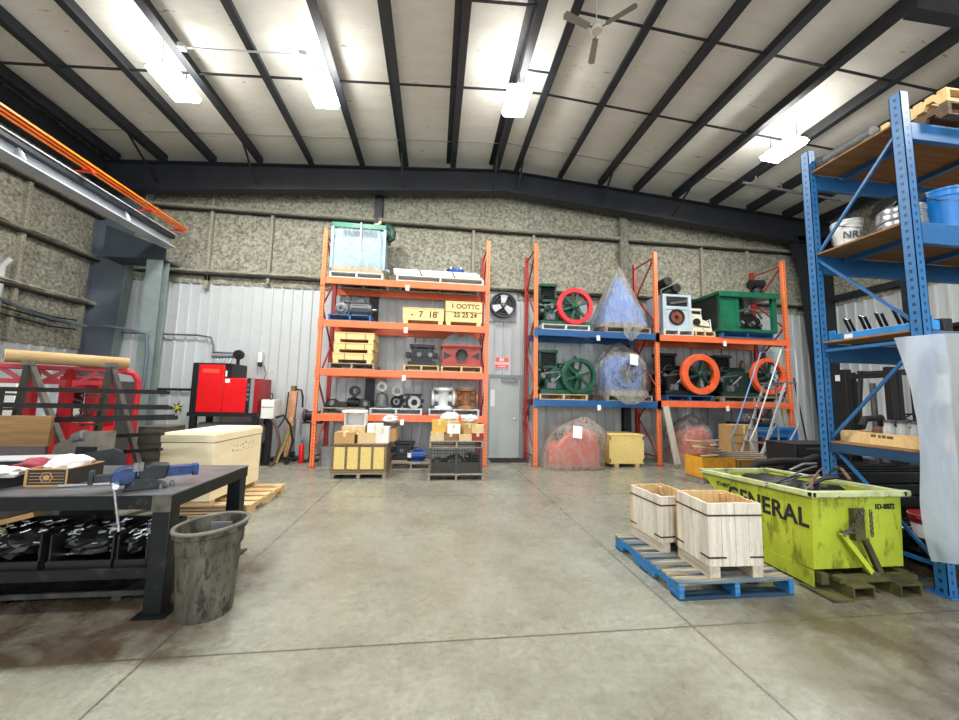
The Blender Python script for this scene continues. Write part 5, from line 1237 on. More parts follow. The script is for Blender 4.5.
# fourth deck
zz = 1.152
t = thing('wooden_tray', 'long yellow wooden tray of jars on the lowest blue deck', 'tray', (4.50, 3.15, zz))
MB().box(-.17, -.15, -.36, .34, 0, .115).box(.33, .35, -.36, .34, 0, .115).box(-.15, .33, -.36, -.34, 0, .115).box(-.15, .33, .32, .34, 0, .115).box(-.15, .33, -.34, .32, 0, .02).build('tray_sides', WOOD_Y, t, smooth=0)
MB().box(-.172, -.17, -.02, .0, .07, .10).box(-.172, -.17, -.06, -.03, .07, .1).box(-.172, -.17, -.12, -.07, .07, .095).box(-.172, -.17, .02, .06, .075, .1).build('faded_stamp', WOOD_D, t)
GL = mat('clear_jar_glass', '#dfe6e8', .05, alpha=.35, spec=.8)
for k in range(4):
    j = thing('glass_jar', ['clear jar at the back of the yellow tray', 'clear jar second from the back of the yellow tray', 'clear jar second from the front of the yellow tray', 'clear jar at the front of the yellow tray'][k], 'jar', (4.42, 3.12-.105*k, zz+.022), 0, 'jars in the yellow tray')
    MB().lathe([(0, 0), (.045, 0), (.046, .15), (.036, .17), (.036, .2), (.032, .2), (.032, .16), (.042, .14), (.04, .006), (0, .006)], seg=18).build('glass', GL, j); MB().lathe([(0, .2), (.04, .2), (.04, .225), (0, .225)], seg=16).build('jar_lid', STEEL, j)
tag(MB().lathe([(.05, -.27), (.07, -.27), (.07, .27), (.05, .27)], (4.68, 3.14, zz+.1), 'Y', 22, closed=True).build('brown_tube', mat('brown_tube_card', '#6d5040', .8)), 'brown tube lying in the yellow tray behind the jars', 'tube')
tag(MB().tube([(4.40, 3.34, zz+.16), (4.5, 3.38, zz+.24), (4.62, 3.33, zz+.26), (4.7, 3.37, zz+.18)], .035, 8).build('black_cover', RUBBER), 'black rubber hose piece at the back of the yellow tray', 'hose')
# black steel stock under and behind the blue rack
for k in range(10):
    col, row = k % 5, k // 5
    x0 = 4.36+.02*(k % 3)
    t = thing('steel_channel', ['black channel bar lying left in the stack under the lowest blue deck', 'black channel bar second in the stack under the lowest blue deck', 'black channel bar in the middle of the stack under the lowest blue deck', 'black channel bar fourth in the stack under the lowest blue deck', 'black channel bar at the back of the stack under the lowest blue deck'][col], 'bar', (x0-.05, 2.80+.15*col, .134+.12*row), 0, 'black channel bars under the blue rack')
    MB().box(0, 3.2, -.06, .06, 0, .012).box(0, 3.2, -.06, -.05, .012, .1).box(0, 3.2, .05, .06, .012, .1).build('channel', IRON, t, smooth=0)
for x in (4.6, 6.9):
    tag(MB().box(x-.07, x+.07, 2.72, 3.5, .0, .131).build('timber_bearer', WOOD_D, bev=.006), 'dark timber bearer under the %s end of the black channel stack' % ('near' if x < 5 else 'far'), 'timber')
for k in range(12):
    col, row = k % 4, k // 4
    x0, y0 = 3.75+.22*((k*7) % 3), 4.02+.17*col
    t = thing('steel_angle', ['black angle bar in the front row of the pile behind the lime hopper', 'black angle bar in the second row of the pile behind the lime hopper', 'black angle bar in the third row of the pile behind the lime hopper', 'black angle bar in the rear row of the pile behind the lime hopper'][col], 'bar', (x0+.65, y0+.18, .258+.15*row), 0, 'black angle bars behind the lime hopper')
    MB().box(0, 2.6, -.065, .065, 0, .014).box(0, 2.6, -.065, -.052, .014, .125).build('angle', IRON if k % 4 else BLACK, t, smooth=0)
    B(0, 2.6, -.066, -.0655, .118, .126).build('worn_edge', STEEL, t)
for x in (4.75, 6.3): tag(MB().box(x-.08, x+.08, 4.05, 4.9, 0, .255).build('timber_bearer', WOOD_D, bev=.006), 'timber bearer under the %s end of the angle bar pile' % ('left' if x < 5 else 'right'), 'timber')
t = thing('black_hose', 'thick black hose slumped over the bars behind the lime hopper', 'hose', (0, 0, 0)); MB().tube([(4.05, 4.62, .02), (4.1, 4.58, .5), (4.3, 4.5, .74), (4.6, 4.45, .77), (5.0, 4.5, .76), (5.3, 4.6, .8)], .05, 10).build('hose', RUBBER, t)
MB().lathe([(.05, 0), (.06, 0), (.06, .05), (.05, .05)], (4.05, 4.62, 0), 'Z', 14, closed=True).build('hose_ring', STEEL, t)
# on the ground beside the front post
t = bucket(4.60, 2.90, 0, .115, .20, 'red and white pail on the channel bars behind the front blue post', mat('white_red_pail', '#e8e4e2', .4), name='paint_pail')
t.location = (4.45, 2.91, .372)
MB().lathe([(.112, .12), (.118, .16), (.124, .165), (.126, .198), (.112, .198)], seg=28, closed=True).build('red_band', RED_DK, t, label='deep red band'); MB().lathe([(0, .20), (.122, .20), (.122, .212), (0, .212)], seg=24).build('pail_lid', RED_DK, t)
tag(B(-.42, .42, -.06, .06, 0, .09).build('floor_timber', WOOD, loc=(4.62, 3.75, 0), rot=(0, 0, R(-32)), bev=.004), 'pale timber baulk on the floor between the hopper and the blue rack', 'timber')
tag(MB().grid(lambda u, v: Vector((.26*(u-.5), .2*(v-.5), .004+.012*math.sin(5*u)+.012*math.sin(4*v+1)+.013)), 8, 8).build('paper_scrap', mat('buff_paper', '#d8c5a4', .8), loc=(4.50, 3.16, .372)), 'buff paper lying on the channel bars by the front blue post', 'paper')

# ================================================================ milky plastic sheet hung round the front corner of the blue rack
mb = MB()
def shf(u, v):
    # path round the post: from the side face, round the corner, along the front beam
    s_ = u*1.95; z = 2.20 - v*1.85
    pull = .20*v + .05*math.sin(v*5)          # the free edge swings toward the front as it falls
    s_ = s_*(1-.0) + pull*(1-u)
    s_ += .10; z -= .05
    if s_ < .30: x, y = 4.14 - .035*math.sin(s_*PI/.3), 2.96 - s_
    elif s_ < .45: a = (s_-.30)/.15*PI/2; x, y = 4.22 - .085*math.cos(a), 2.66 - .085*math.sin(a)
    else: x, y = 4.22 + (s_-.45), 2.575
    n = noise.noise(Vector((s_*3, z*1.2, 2.0))); f_ = .028*math.sin(s_*15+1.5*z)*min(1, v*2.5+.2)
    b_ = .10*math.sin(min(1, v*1.3)*PI)*(1-u)
    return Vector((x - .06*b_ - (.05*n+f_)*(.4 if s_ > .4 else 1) - .09*(1-u)*min(1, v*3), y - .05 - .04*n - f_*(.9 if s_ > .3 else .2) - b_*.35, z + .05*math.sin(u*9)*v - .02*n))
mb.grid(shf, 70, 46)
sh = tag(mb.build('plastic_sheet', SHEET, smooth=180), 'milky plastic sheet hanging round the front post of the blue rack', 'plastic sheet')

# ================================================================ forklift standing behind the blue rack
t = thing('forklift', 'dark forklift with tall mast parked behind the blue rack', 'forklift', (7.76, 5.36, 0), R(0))
FK = mat('forklift_charcoal', '#34383b', .45, col2='#24272a', ns=4)
for yy in (-.32, .32): MB().box(-.58, -.46, yy-.05, yy+.05, .1, 2.15).box(-.44, -.36, yy-.045, yy+.045, .1, 2.1).build('mast_channel', BLACK, t, bev=.006)
MB().box(-.56, -.48, -.32, .32, 1.98, 2.06).box(-.56, -.48, -.32, .32, .5, .58).build('mast_cross_bar', BLACK, t); MB().cyl((-.42, 0, .2), (-.42, 0, 1.9), .04, seg=12).build('lift_cylinder', STEEL, t)
MB().prism([(-.3, .25), (1.5, .25), (1.55, .9), (1.2, 1.1), (.5, 1.05), (.45, .6), (-.3, .6)], 'Y', -.5, .5).build('body', FK, t, bev=.03)
B(.55, 1.0, -.26, .26, 1.06, 1.16).build('seat_cushion', BLACK, t, bev=.03); B(.95, 1.07, -.26, .26, 1.16, 1.6).build('seat_back', BLACK, t, bev=.03)
MB().bar((-.15, 0, .6), (.12, 0, 1.28), .07).build('steering_column', FK, t)
st = MB().lathe([(.16, -.012), (.184, -.012), (.184, .012), (.16, .012)], (0, 0, 0), 'Z', 24, closed=True).build('steering_wheel', BLACK, t, loc=(.14, 0, 1.32), rot=(0, R(-25), 0))
for k in range(3): MB().bar((0, 0, 0), (.165*math.cos(k*2.09), .165*math.sin(k*2.09), 0), .025, .012).build('wheel_spoke', BLACK, st)
for xx in (-.22, 1.2):
    for yy in (-.46, .46): MB().bar((xx, yy, .6 if xx < 0 else 1.0), (xx+(.2 if xx < 0 else -.05), yy, 2.1), .05, .05).build('guard_post', FK, t)
mb = MB().box(-.05, 1.2, -.5, -.44, 2.1, 2.15).box(-.05, 1.2, .44, .5, 2.1, 2.15)
for k in range(6): mb.box(.0+.22*k, .05+.22*k, -.44, .44, 2.1, 2.14)
mb.build('overhead_guard', FK, t)
for xx, r_ in ((-.12, .28), (1.15, .24)):
    for yy in (-.46, .46): MB().lathe([(0, -.09), (r_*.9, -.09), (r_, -.06), (r_, .06), (r_*.9, .09), (0, .09)], (xx, yy*1.02, r_), 'Y', 24).build('tyre', RUBBER, t)
for yy in (-.2, .2): B(-1.5, -.52, yy-.05, yy+.05, .06, .1).build('fork', STEEL, t)
B(-.62, -.52, -.4, .4, .06, .55).build('fork_carriage', BLACK, t)
t = thing('lifting_frame', 'black slanting steel frame standing left of the forklift mast', 'frame', (8.3, 6.5, 0))
MB().bar((-.25, 0, 0), (.05, 0, 2.1), .1, .06).bar((.12, 0, .1), (.2, 0, 2.0), .09, .06).bar((-.2, 0, 1.2), (.2, 0, 1.2), .08, .05).box(-.5, .5, -.3, .3, 0, .05).build('slanted_legs', BLACK, t); B(-.2, .4, -.05, .05, 2.0, 2.12).build('head_bar', WHITE, t)
# ================================================================ steel workbench at the left
ST_TOP = mat('scuffed_steel_plate', '#85868a', .34, .55, col2='#606166', ns=5, amt=.5, dirt=('#7b7c7e', 9, .60))
BENCH = mat('bench_blue_black_steel', '#12181b', .42, .2, col2='#0b0f11', ns=4, amt=.5, dirt=('#36342f', 8, .62))
t = thing('workbench', 'heavy dark steel workbench with a lower shelf in the left foreground', 'workbench', (0, 0, 0))
X0, X1, Y0, Y1, HT = -4.6, -1.80, 2.92, 4.0, .82
B(X0, X1, Y0, Y1, HT-.012, HT).build('plate_top', ST_TOP, t, bev=.003, smooth=0)
for nm, a in (('front', (X0, X1, Y0+.005, Y0+.05)), ('rear', (X0, X1, Y1-.05, Y1-.005))): B(a[0]+.005, a[1]-.005, a[2], a[3], HT-.105, HT-.012).build('top_rail', BENCH, t)
for a in ((X0+.005, X0+.05), (X1-.05, X1-.005)): B(a[0], a[1], Y0+.05, Y1-.05, HT-.105, HT-.012).build('end_rail', BENCH, t)
for x in (X0+.07, X1-.07):
    for y in (Y0+.06, Y1-.06):
        lg = B(x-.06, x+.06, y-.05, y+.05, .014, HT-.012).build('leg', BENCH, t, bev=.006)
        B(x-.10, x+.10, y-.09, y+.09, 0, .014).build('foot_plate', BENCH, t)
B(X1-.132, X1-.008, Y0+.001, Y0+.006, HT-.125, HT-.013).build('weld_plate', mat('worn_weld_plate', '#6b675c', .5, .4, col2='#3a3a38', ns=10), t, label='worn bare weld plate')
B(X0+.13, X1-.13, Y0+.04, Y1-.04, .285, .30).build('lower_shelf', BENCH, t)
for y in (Y0+.03, Y1-.05): B(X0+.13, X1-.13, y, y+.02, .245, .315).build('shelf_rail', BENCH, t)
mb = MB()
for k in range(70): mb.bar((X0+.2+.036*k, Y0+.25, .055), (X0+.24+.036*k, Y0+.62, .055), .01, .02)
mb.box(X0+.18, X1-.2, Y0+.23, Y0+.25, .04, .075).box(X0+.18, X1-.2, Y0+.62, Y0+.64, .04, .075)
for k in range(3): mb.box(X0+.3+1.0*k, X0+.36+1.0*k, Y0+.25, Y0+.62, 0, .045)
tag(mb.build('floor_grating', mat('grimy_grating', '#55554f', .6, .4, col2='#2b2b29', ns=8), smooth=0), 'grimy steel grating lying on the floor under the workbench', 'grating')
# vise
t = thing('bench_vise', 'blue bench vise with a hanging steel handle on the workbench corner', 'vise', (-2.11, 3.10, HT+.001), R(34)); t.scale = (.82, .82, .82)
VB = mat('vise_blue_paint', '#1f4788', .42, col2='#132650', ns=6, amt=.55, dirt=('#12141a', 7, .54))
VG = mat('vise_dark_iron', '#2a2f33', .45, .3, col2='#191c20', ns=9, dirt=('#4a5350', 10, .62))
MB().prism([(-.14, 0), (.16, 0), (.13, .03), (.08, .05), (.07, .10), (-.08, .10), (-.10, .05), (-.13, .03)], 'Y', -.10, .10).build('swivel_base', VG, t, bev=.006)
MB().prism([(-.05, .08), (.14, .08), (.16, .20), (.05, .215), (-.02, .19), (-.05, .15)], 'Y', -.085, .085).build('fixed_body', VG, t, bev=.012)
MB().prism([(-.22, .06), (-.10, .05), (-.06, .10), (-.06, .20), (-.14, .205), (-.20, .18), (-.23, .12)], 'Y', -.085, .085).build('sliding_jaw', VB, t, bev=.014)
B(-.085, -.055, -.10, .10, .165, .215).build('jaw_plate', STEEL, t); B(-.05, -.02, -.10, .10, .165, .215).build('jaw_plate', STEEL, t)
MB().box(.14, .36, -.05, .05, .09, .165).box(.33, .38, -.06, .06, .08, .18).box(.16, .34, -.055, .055, .165, .175).build('slide_bar', VB, t, bev=.008)
MB().box(-.34, -.21, -.035, .035, .09, .15).build('slide_nose', VG, t, bev=.006); MB().box(-.36, -.33, -.06, .06, .08, .19).build('screw_collar', VG, t, bev=.005)
MB().cyl((-.18, -.085, .075), (-.18, -.22, .075), .022, seg=14).build('screw_boss', CHROME, t)
MB().cyl((-.195, -.20, .09), (-.13, -.26, -.26), .009, seg=10).lathe([(0, 0), (.017, .004), (.017, .02), (0, .024)], (-.195, -.20, .085), 'Z', 12).lathe([(0, 0), (.015, .004), (.015, .02), (0, .024)], (-.13, -.26, -.28), 'Z', 12).build('tommy_bar', CHROME, t)
for sx, sy in ((.11, -.11), (.19, -.02)): MB().cyl((sx, sy, .0), (sx, sy, .03), .018, seg=6).cyl((sx, sy, .03), (sx, sy, .05), .009, seg=8).build('clamp_bolt', STEEL, t)
# open parts boxes with rags
DK = mat('black_printed_card', '#2b2724', .6, col2='#1f1c1a', ns=6)
EDGE = mat('raw_card_edge', '#b08a5e', .85)
def parts_box(x, y, w, d, h, label, rz):
    t = thing('cardboard_tray', label, 'box', (x, y, HT+.001), rz); k = .008
    mb = MB().box(-w/2, w/2, -d/2, d/2, 0, k).box(-w/2, w/2, -d/2, -d/2+k, k, h).box(-w/2, w/2, d/2-k, d/2, k, h).box(-w/2, -w/2+k, -d/2+k, d/2-k, k, h).box(w/2-k, w/2, -d/2+k, d/2-k, k, h); mb.build('tray_walls', DK, t)
    e = .002
    mb = MB().box(-w/2-e, w/2+e, -d/2-e, -d/2+k+e, h-.004, h+.004).box(-w/2-e, w/2+e, d/2-k-e, d/2+e, h-.004, h+.004).box(-w/2-e, -w/2+k+e, -d/2, d/2, h-.004, h+.004).box(w/2-k-e, w/2+e, -d/2, d/2, h-.004, h+.004)
    for sx in (-1, 1): mb.box(sx*(w/2)-.009, sx*(w/2)+.003*(1 if sx > 0 else 3), -d/2-e-.001, -d/2, .004, h)
    mb.box(-w/2, w/2, -d/2-e, -d/2, .0, .012); mb.build('card_edge', EDGE, t, smooth=0)
    for q in range(4): B(-w/2+.02, w/2-.02, -d/2-.001, -d/2, h*(.22+.18*q), h*(.22+.18*q)+.004).build('printed_line', EDGE, t)
    return t
t = parts_box(-2.82, 3.32, .26, .32, .125, 'dark printed cardboard tray with a hexagon mark holding white rags', R(2))
MB().lathe([(.036, 0), (.043, 0), (.043, .003), (.036, .003)], (0, -.162, .065), 'Y', 6, closed=True).build('hexagon_mark', EDGE, t); MB().lathe([(.0, 0), (.022, 0), (.022, .003), (0, .003)], (0, -.162, .065), 'Y', 6).build('hexagon_mark', EDGE, t)
RAG = mat('white_shop_rag', '#efece6', .95, col2='#d9d4ca', ns=7)
def rag(x, y, z, r, label, seed, m=RAG, flat=-.03):
    tag(MB().blob((x, y, z), r, .55, 2.4, seed=seed, flat=flat).build('shop_rag', m, smooth=60, sub=1), label, 'rag')
rag(-2.83, 3.33, HT+.125, (.14, .12, .085), 'white rag bunched up in the hexagon marked tray', 3)
t = parts_box(-3.16, 3.16, .24, .22, .09, 'dark cardboard tray at the left picture edge under a white cloth', R(-4))
rag(-3.15, 3.12, HT+.105, (.17, .15, .05), 'white cloth draped over the tray at the left picture edge', 8, flat=-.045)
rag(-3.16, 3.46, HT+.08, (.16, .10, .07), 'deep red rag behind the white cloth on the workbench', 12, mat('deep_red_rag', '#7c2234', .9, col2='#b0606a', ns=5), flat=-.075)
t = thing('flat_case', 'flat grey lid lying behind the red rag on the workbench', 'lid', (-3.62, 3.74, HT+.001), R(10)); MB().box(-.2, .3, -.12, .12, 0, .10).build('lid_case', BLACK, t, bev=.01); MB().box(-.21, .31, -.13, .13, .10, .115).build('lid_top', mat('lid_grey', '#b7babb', .4), t, bev=.004)
t = thing('torque_wrench', 'long bright wrench lying in front of the marked tray', 'wrench', (-2.60, 3.14, HT+.010), R(12)); MB().cyl((0, 0, .004), (.24, 0, .004), .008, seg=10).cyl((-.1, 0, .004), (0, 0, .004), .012, seg=10).build('wrench_shaft', CHROME, t); MB().cyl((.25, 0, -.006), (.25, 0, .022), .022, seg=14).build('ratchet_head', CHROME, t)
# clutter on the lower shelf
rnd = random.Random(21); zz = .301
for i, (x, y, w, d, h, lab) in enumerate(((-3.35, 3.2, .5, .42, .22, 'black parts bin at the left end of the lower shelf'), (-2.86, 3.2, .42, .42, .24, 'black parts bin left of the middle on the lower shelf'), (-2.40, 3.2, .40, .42, .23, 'black parts bin right of the middle on the lower shelf'), (-2.08, 3.2, .20, .42, .22, 'narrow black parts bin beside the right bench leg'))):
    t = thing('parts_bin', lab, 'bin', (x, y, zz)); k = .012
    MB().box(-w/2, w/2, -d/2, d/2, 0, k).box(-w/2, w/2, -d/2, -d/2+k, k, h*.25).box(-w/2, w/2, d/2-k, d/2, k, h).box(-w/2, -w/2+k, -d/2+k, d/2-k, k, h).box(w/2-k, w/2, -d/2+k, d/2-k, k, h).build('bin_walls', BLACK, t, smooth=0)
    nn = max(2, int(w/.11))
    for q in range(nn):
        xx = x - w/2 + .06 + (w-.12)*q/max(1, nn-1)
        kind = ['bolt', 'ring', 'rod'][(q+i) % 3]; zb = zz + h*.7
        lb = '%s %s %s from the left in the %s' % (['bright', 'dull'][q % 2], kind, ['first', 'second', 'third', 'fourth', 'fifth'][q], ['left end parts bin', 'parts bin left of the middle', 'parts bin right of the middle', 'narrow parts bin'][i])
        yb = y - d*.25 + .12*(q % 2)
        if kind == 'bolt': o = MB().cyl((xx, yb, zb), (xx+.07, yb+.05, zb+.05), .012, seg=8).cyl((xx-.012, yb-.008, zb-.008), (xx, yb, zb), .024, seg=6).build('steel_bolt', STEEL)
        elif kind == 'ring': o = MB().lathe([(.03, -.012), (.045, -.012), (.045, .012), (.03, .012)], (xx, yb, zb+.04), 'Y', 18, closed=True).build('steel_ring', CHROME)
        else: o = MB().tube([(xx-.03, yb, zb-.02), (xx+.02, yb+.02, zb+.06), (xx+.06, yb, zb+.03)], .01, 8).build('bent_rod', STEEL)
        tag(o, lb, kind)
    MB().blob((0, -.02, h*.62), (w*.45, d*.42, h*.36), .5, 5, seed=i).build('swarf_fill', IRON, t, smooth=0, kind='stuff')
    mb = MB()
    for q in range(38):
        a = Vector((rnd.uniform(-w*.42, w*.42), rnd.uniform(-d*.46, d*.1), 0)); a.z = h*.62+h*.42*max(0, 1-(a.y/(d*.45))**2)**.5+rnd.uniform(-.01, .02); mb.bar(a, a+Vector((rnd.uniform(.02, .05), rnd.uniform(-.02, .02), rnd.uniform(-.01, .02))), .007)
    mb.build('bright_chips', CHROME, t, kind='stuff')
for a, b_, r_, m_, lab in (((-3.08, 3.02, .318), (-2.55, 3.06, .318), .010, CHROME, 'bright steel rod lying at the front of the lower shelf'), ((-2.62, 3.10, .36), (-2.0, 3.12, .40), .011, CHROME, 'long bright bar leaning along the bins on the lower shelf'), ((-3.1, 3.10, .37), (-2.66, 3.12, .42), .016, STEEL, 'dull steel pipe leaning along the bins on the lower shelf')):
    o = MB().cyl(a, b_, r_, seg=10).cyl(b_, tuple(Vector(b_)+(Vector(b_)-Vector(a)).normalized()*.03), r_*1.5, seg=10).build('steel_rod', m_); tag(o, lab, 'rod')
t = thing('brown_block', 'brown wood block at the left front of the lower shelf', 'block', (-3.13, 3.0, zz), R(8)); MB().prism([(-.08, 0), (.08, 0), (.09, .05), (-.07, .055)], 'Y', -.04, .04).build('block', mat('brown_block_wood', '#8a5a3a', .7, col2='#6d4229', ns=4), t, bev=.005); B(-.02, 0, -.041, .041, 0, .053).build('paint_stripe', WOOD_D, t)
t = thing('wedge_board', 'yellow board leaning out of the left parts bin', 'board', (-3.02, 3.25, .57), R(8)); B(-.14, .14, -.1, .1, 0, .035).build('board', mat('bench_shelf_board', '#cfa466', .7, col2='#b58a4e', ns=3), t, rot=(0, R(-14), 0)); B(-.145, -.14, -.1, .1, 0, .035).build('board_end', WOOD_D, t, rot=(0, R(-14), 0))

# ================================================================ rubber waste bin
t = thing('waste_bin', 'battered grey rubber waste bin beside the workbench leg', 'waste bin', (-1.55, 2.96, 0), R(6))
BIN = mat('grimy_grey_rubber', '#605d50', .75, col2='#302e28', ns=4, amt=.55, stretch=(2.4, 2.4, .8), bump=.3, bs=24, dirt=('#26241f', 7, .56))
mb = MB(); RX, RY, BHt = .205, .185, .58
def bn(u, v):
    a = 2*PI*u
    prof = [(.80, 0), (.83, .03), (.90, .42), (.905, .44), (.97, .455), (.985, .55), (1.06, .56), (1.07, .60), (1.02, .602), (.95, .56), (.90, .42), (.80, .02), (0, .018)]
    i = min(int(v*(len(prof)-1)+1e-6), len(prof)-1); r_, z = prof[i]
    rib = 1 + (.014*(1 if (math.sin(a*15) > .35) else 0) if i in (1, 2) else 0)
    dent = 1 + .035*math.sin(2*a+.6)*z/.6
    return Vector((RX*r_*rib*dent*math.cos(a), RY*r_*rib*dent*math.sin(a), z + (.018*math.cos(a-.7) if z > .4 else 0)))
mb.grid(bn, 120, 12, wrap=True); mb.build('bin_body', BIN, t, smooth=50)
mb = MB(); mb.tube([(RX*1.06*math.cos(2*PI*k/40)*(1+.035*math.sin(4*PI*k/40+.6)), RY*1.06*math.sin(2*PI*k/40)*(1+.035*math.sin(4*PI*k/40+.6)), .602+.018*math.cos(2*PI*k/40-.7)) for k in range(40)], .013, 8, closed=True); mb.build('rolled_rim', mat('grey_rim_rubber', '#7a776b', .7, col2='#4b4941', ns=6), t)
tag(MB().blob((-1.55, 2.96, .36), (.12, .10, .06), .4, 2, seed=4).build('crumpled_rubbish', BLACK), 'dark crumpled rubbish in the grey waste bin', 'rubbish')
t = thing('grey_flap', 'dark grey card flap standing up inside the waste bin', 'card', (-1.52, 3.03, .40)); B(-.07, .07, -.006, .006, 0, .19).build('card', mat('dark_grey_card', '#5d6062', .7), t); B(-.07, .07, -.008, -.006, .17, .19).build('folded_edge', GREYIRON, t)

# ================================================================ pale plywood crate on its pallet
pallet(-2.82, 5.70, 0, 1.12, 1.14, 'pale wooden pallet under the big plywood crate', WOOD, h=.12, n=5)
t = thing('plywood_crate', 'big pale plywood crate with a dark strap behind the workbench', 'crate', (-2.98, 5.64, .121), R(-2))
PW = mat('pale_plywood', '#f3e8c8', .7, col2='#e8d8ae', ns=2, amt=.5, stretch=(1, 1, 5), spec=.3)
w, d, h = .62, 1.18, .90
B(-w/2, w/2, -d/2, d/2, .07, h-.12).build('side_panels', PW, t, bev=.004)
B(-w/2-.008, w/2+.008, -d/2-.008, d/2+.008, h-.115, h-.02).build('lid_frame', PW, t, bev=.004); B(-w/2+.01, w/2-.01, -d/2+.01, d/2-.01, h-.02, h).build('lid_panel', PW, t, bev=.004)
B(-w/2-.004, w/2+.004, -d/2-.004, d/2+.004, h-.121, h-.113).build('dark_strap', IRON, t, label='dark strap')
for sy in (-1, 0, 1): B(-w/2, w/2, sy*(d/2-.06)-.05, sy*(d/2-.06)+.05, 0, .07).build('skid', WOOD, t)
mb = MB(); rnd = random.Random(5)
for q in range(16):
    y = -.18 + .035*q + rnd.uniform(-.008, .008); z = .60 + .07*(q % 2) + rnd.uniform(-.01, .02) ; 
    mb.box(w/2, w/2+.0015, y, y+rnd.uniform(.008, .025), z, z+rnd.uniform(.006, .03))
mb.build('faded_writing', mat('grey_crate_marker', '#7d745c', .9), t)
pallet(-2.72, 4.74, 0, .8, .68, 'old grey brown pallet on the floor right behind the workbench', WOOD_D, n=6)

# ================================================================ stock rack: A frames with steel bars, red gantry, boards
GA = mat('grimy_grey_frame', '#7f7d77', .55, .3, col2='#565450', ns=5)
t = thing('bar_rack', 'grey A framed stock rack standing behind the workbench', 'stock rack', (0, 0, 0))
for x in (-4.65, -3.80):
    MB().bar((x, 4.85, 1.84), (x+(.35 if x < -4 else .22), 5.40, .02), .06, .045, up=(1, 0, 0)).build('frame_leg', GA, t)
    MB().bar((x, 4.85, 1.84), (x-.02, 4.70, .02), .06, .045, up=(1, 0, 0)).build('frame_leg', mat('dark_frame', '#34342f', .6), t)
    B(x-.04, x+.04, 4.81, 4.89, 1.80, 1.85).build('head_plate', GA, t); MB().bar((x, 4.7, .02), (x+(.35 if x < -4 else .22), 5.42, .02), .07, .04).build('base_bar', GA, t)
    for z in (1.49, 1.33, 1.17, .98, .80): MB().bar((x, 4.78, z-.03), (x, 4.53, z-.022), .025, .025).build('support_arm', mat('dark_frame', '#34342f'), t)
for x0, x1, y, z, dz, h, lab in ((-5.2, -2.98, 4.58, 1.515, 0, .035, 'topmost dark flat bar on the stock rack'), (-5.2, -2.95, 4.6, 1.345, 0, .04, 'second dark flat bar from the top of the stock rack'),
      (-4.2, -2.86, 4.56, 1.19, .05, .045, 'third dark bar of the stock rack, reaching farthest right'), (-3.75, -3.02, 4.62, 1.01, .04, .03, 'fourth dark bar of the stock rack'), (-3.7, -3.02, 4.62, .83, .05, .03, 'lowest dark bar of the stock rack')):
    o = MB().bar((x0, y, z), (x1, y, z+dz), .07, h).bar((x0, y-.03, z+h*.6), (x1, y-.03, z+dz+h*.6), .012, h*.5).build('flat_bar', mat('mill_scale_steel', '#3a3938', .45, .5, col2='#22211f', ns=6), smooth=0); tag(o, lab, 'bar')
t = thing('red_gantry', 'red steel gantry frame with rounded corner behind the stock rack', 'frame', (0, 0, 0))
RG = mat('red_gantry_paint', '#c01d28', .4, col2='#a01620', ns=3, dirt=('#d8a8a0', 14, .72))
A_, Bq = Vector((-5.5, 4.9, 1.80)), Vector((-4.36, 5.88, 1.80))
MB().bar(A_, Bq, .065, .065).build('top_beam', RG, t, bev=.012)
MB().tube([Bq-Vector((.06, .05, 0)), Bq+Vector((.04, .03, -.03)), Bq+Vector((.08, .07, -.14)), Bq+Vector((.08, .07, -.9)), Bq+Vector((.08, .07, -1.79))], .038, 12).build('end_post', RG, t)
for f_ in (.42, .62): P_ = A_.lerp(Bq, f_); MB().bar(P_, P_-Vector((0, 0, 1.79)), .08, .08).build('inner_post', RED_DK, t); MB().bar(P_+Vector((-.2, -.16, -.03)), P_+Vector((0, 0, -.25)), .05).bar(P_+Vector((.2, .16, -.03)), P_+Vector((0, 0, -.25)), .05).build('knee_brace', RED_DK, t)
for z in (.5, 1.62): MB().bar(A_.lerp(Bq, .1)-Vector((0, 0, 1.8-z)), A_.lerp(Bq, .85)-Vector((0, 0, 1.8-z)), .06, .06).build('cross_beam', RED_DK, t)
t = thing('cardboard_roll', 'long tan cardboard roll lying along the top of the red gantry', 'roll', (0, 0, 0))
a, b_ = Vector((-5.06, 5.0, 1.914)), Vector((-4.36, 5.84, 1.914))
TAN = mat('tan_card_roll', '#b89d6f', .75, col2='#96794d', ns=2, stretch=(1, 1, 6))
MB().cyl(a, b_, .078, seg=26).build('roll', TAN, t)
dn = (a-b_).normalized(); MB().cyl(a, a+dn*.006, .072, seg=24).build('end_cap', mat('pale_roll_end', '#d8c6a4', .8), t); MB().cyl(a+dn*.006, a+dn*.01, .04, seg=20).build('core', mat('roll_core', '#a58a62', .8), t)
t = thing('hydraulic_press', 'red hydraulic machine with black valves inside the red gantry', 'machine', (-5.24, 6.35, 0), R(10)); t.scale = (.55, .9, 1)
B(-.55, .55, -.35, .35, 0, .12).build('base', RED_DK, t, bev=.01); B(-.42, .42, -.3, .3, .12, 1.06).build('lower_cabinet', RED, t, bev=.02)
MB().box(-.40, -.14, -.25, .25, .95, 1.62).box(.16, .42, -.25, .25, .95, 1.62).box(-.42, .44, -.25, .25, 1.52, 1.72).build('column', RED_DK, t, bev=.015)
for q in range(5): MB().cyl((-.3+.15*q, -.30, 1.12), (-.3+.15*q, -.37, 1.12), .05, seg=14).build('valve_knob', [BLACK, WHITE, BLACK, STEEL, BLACK][q], t)
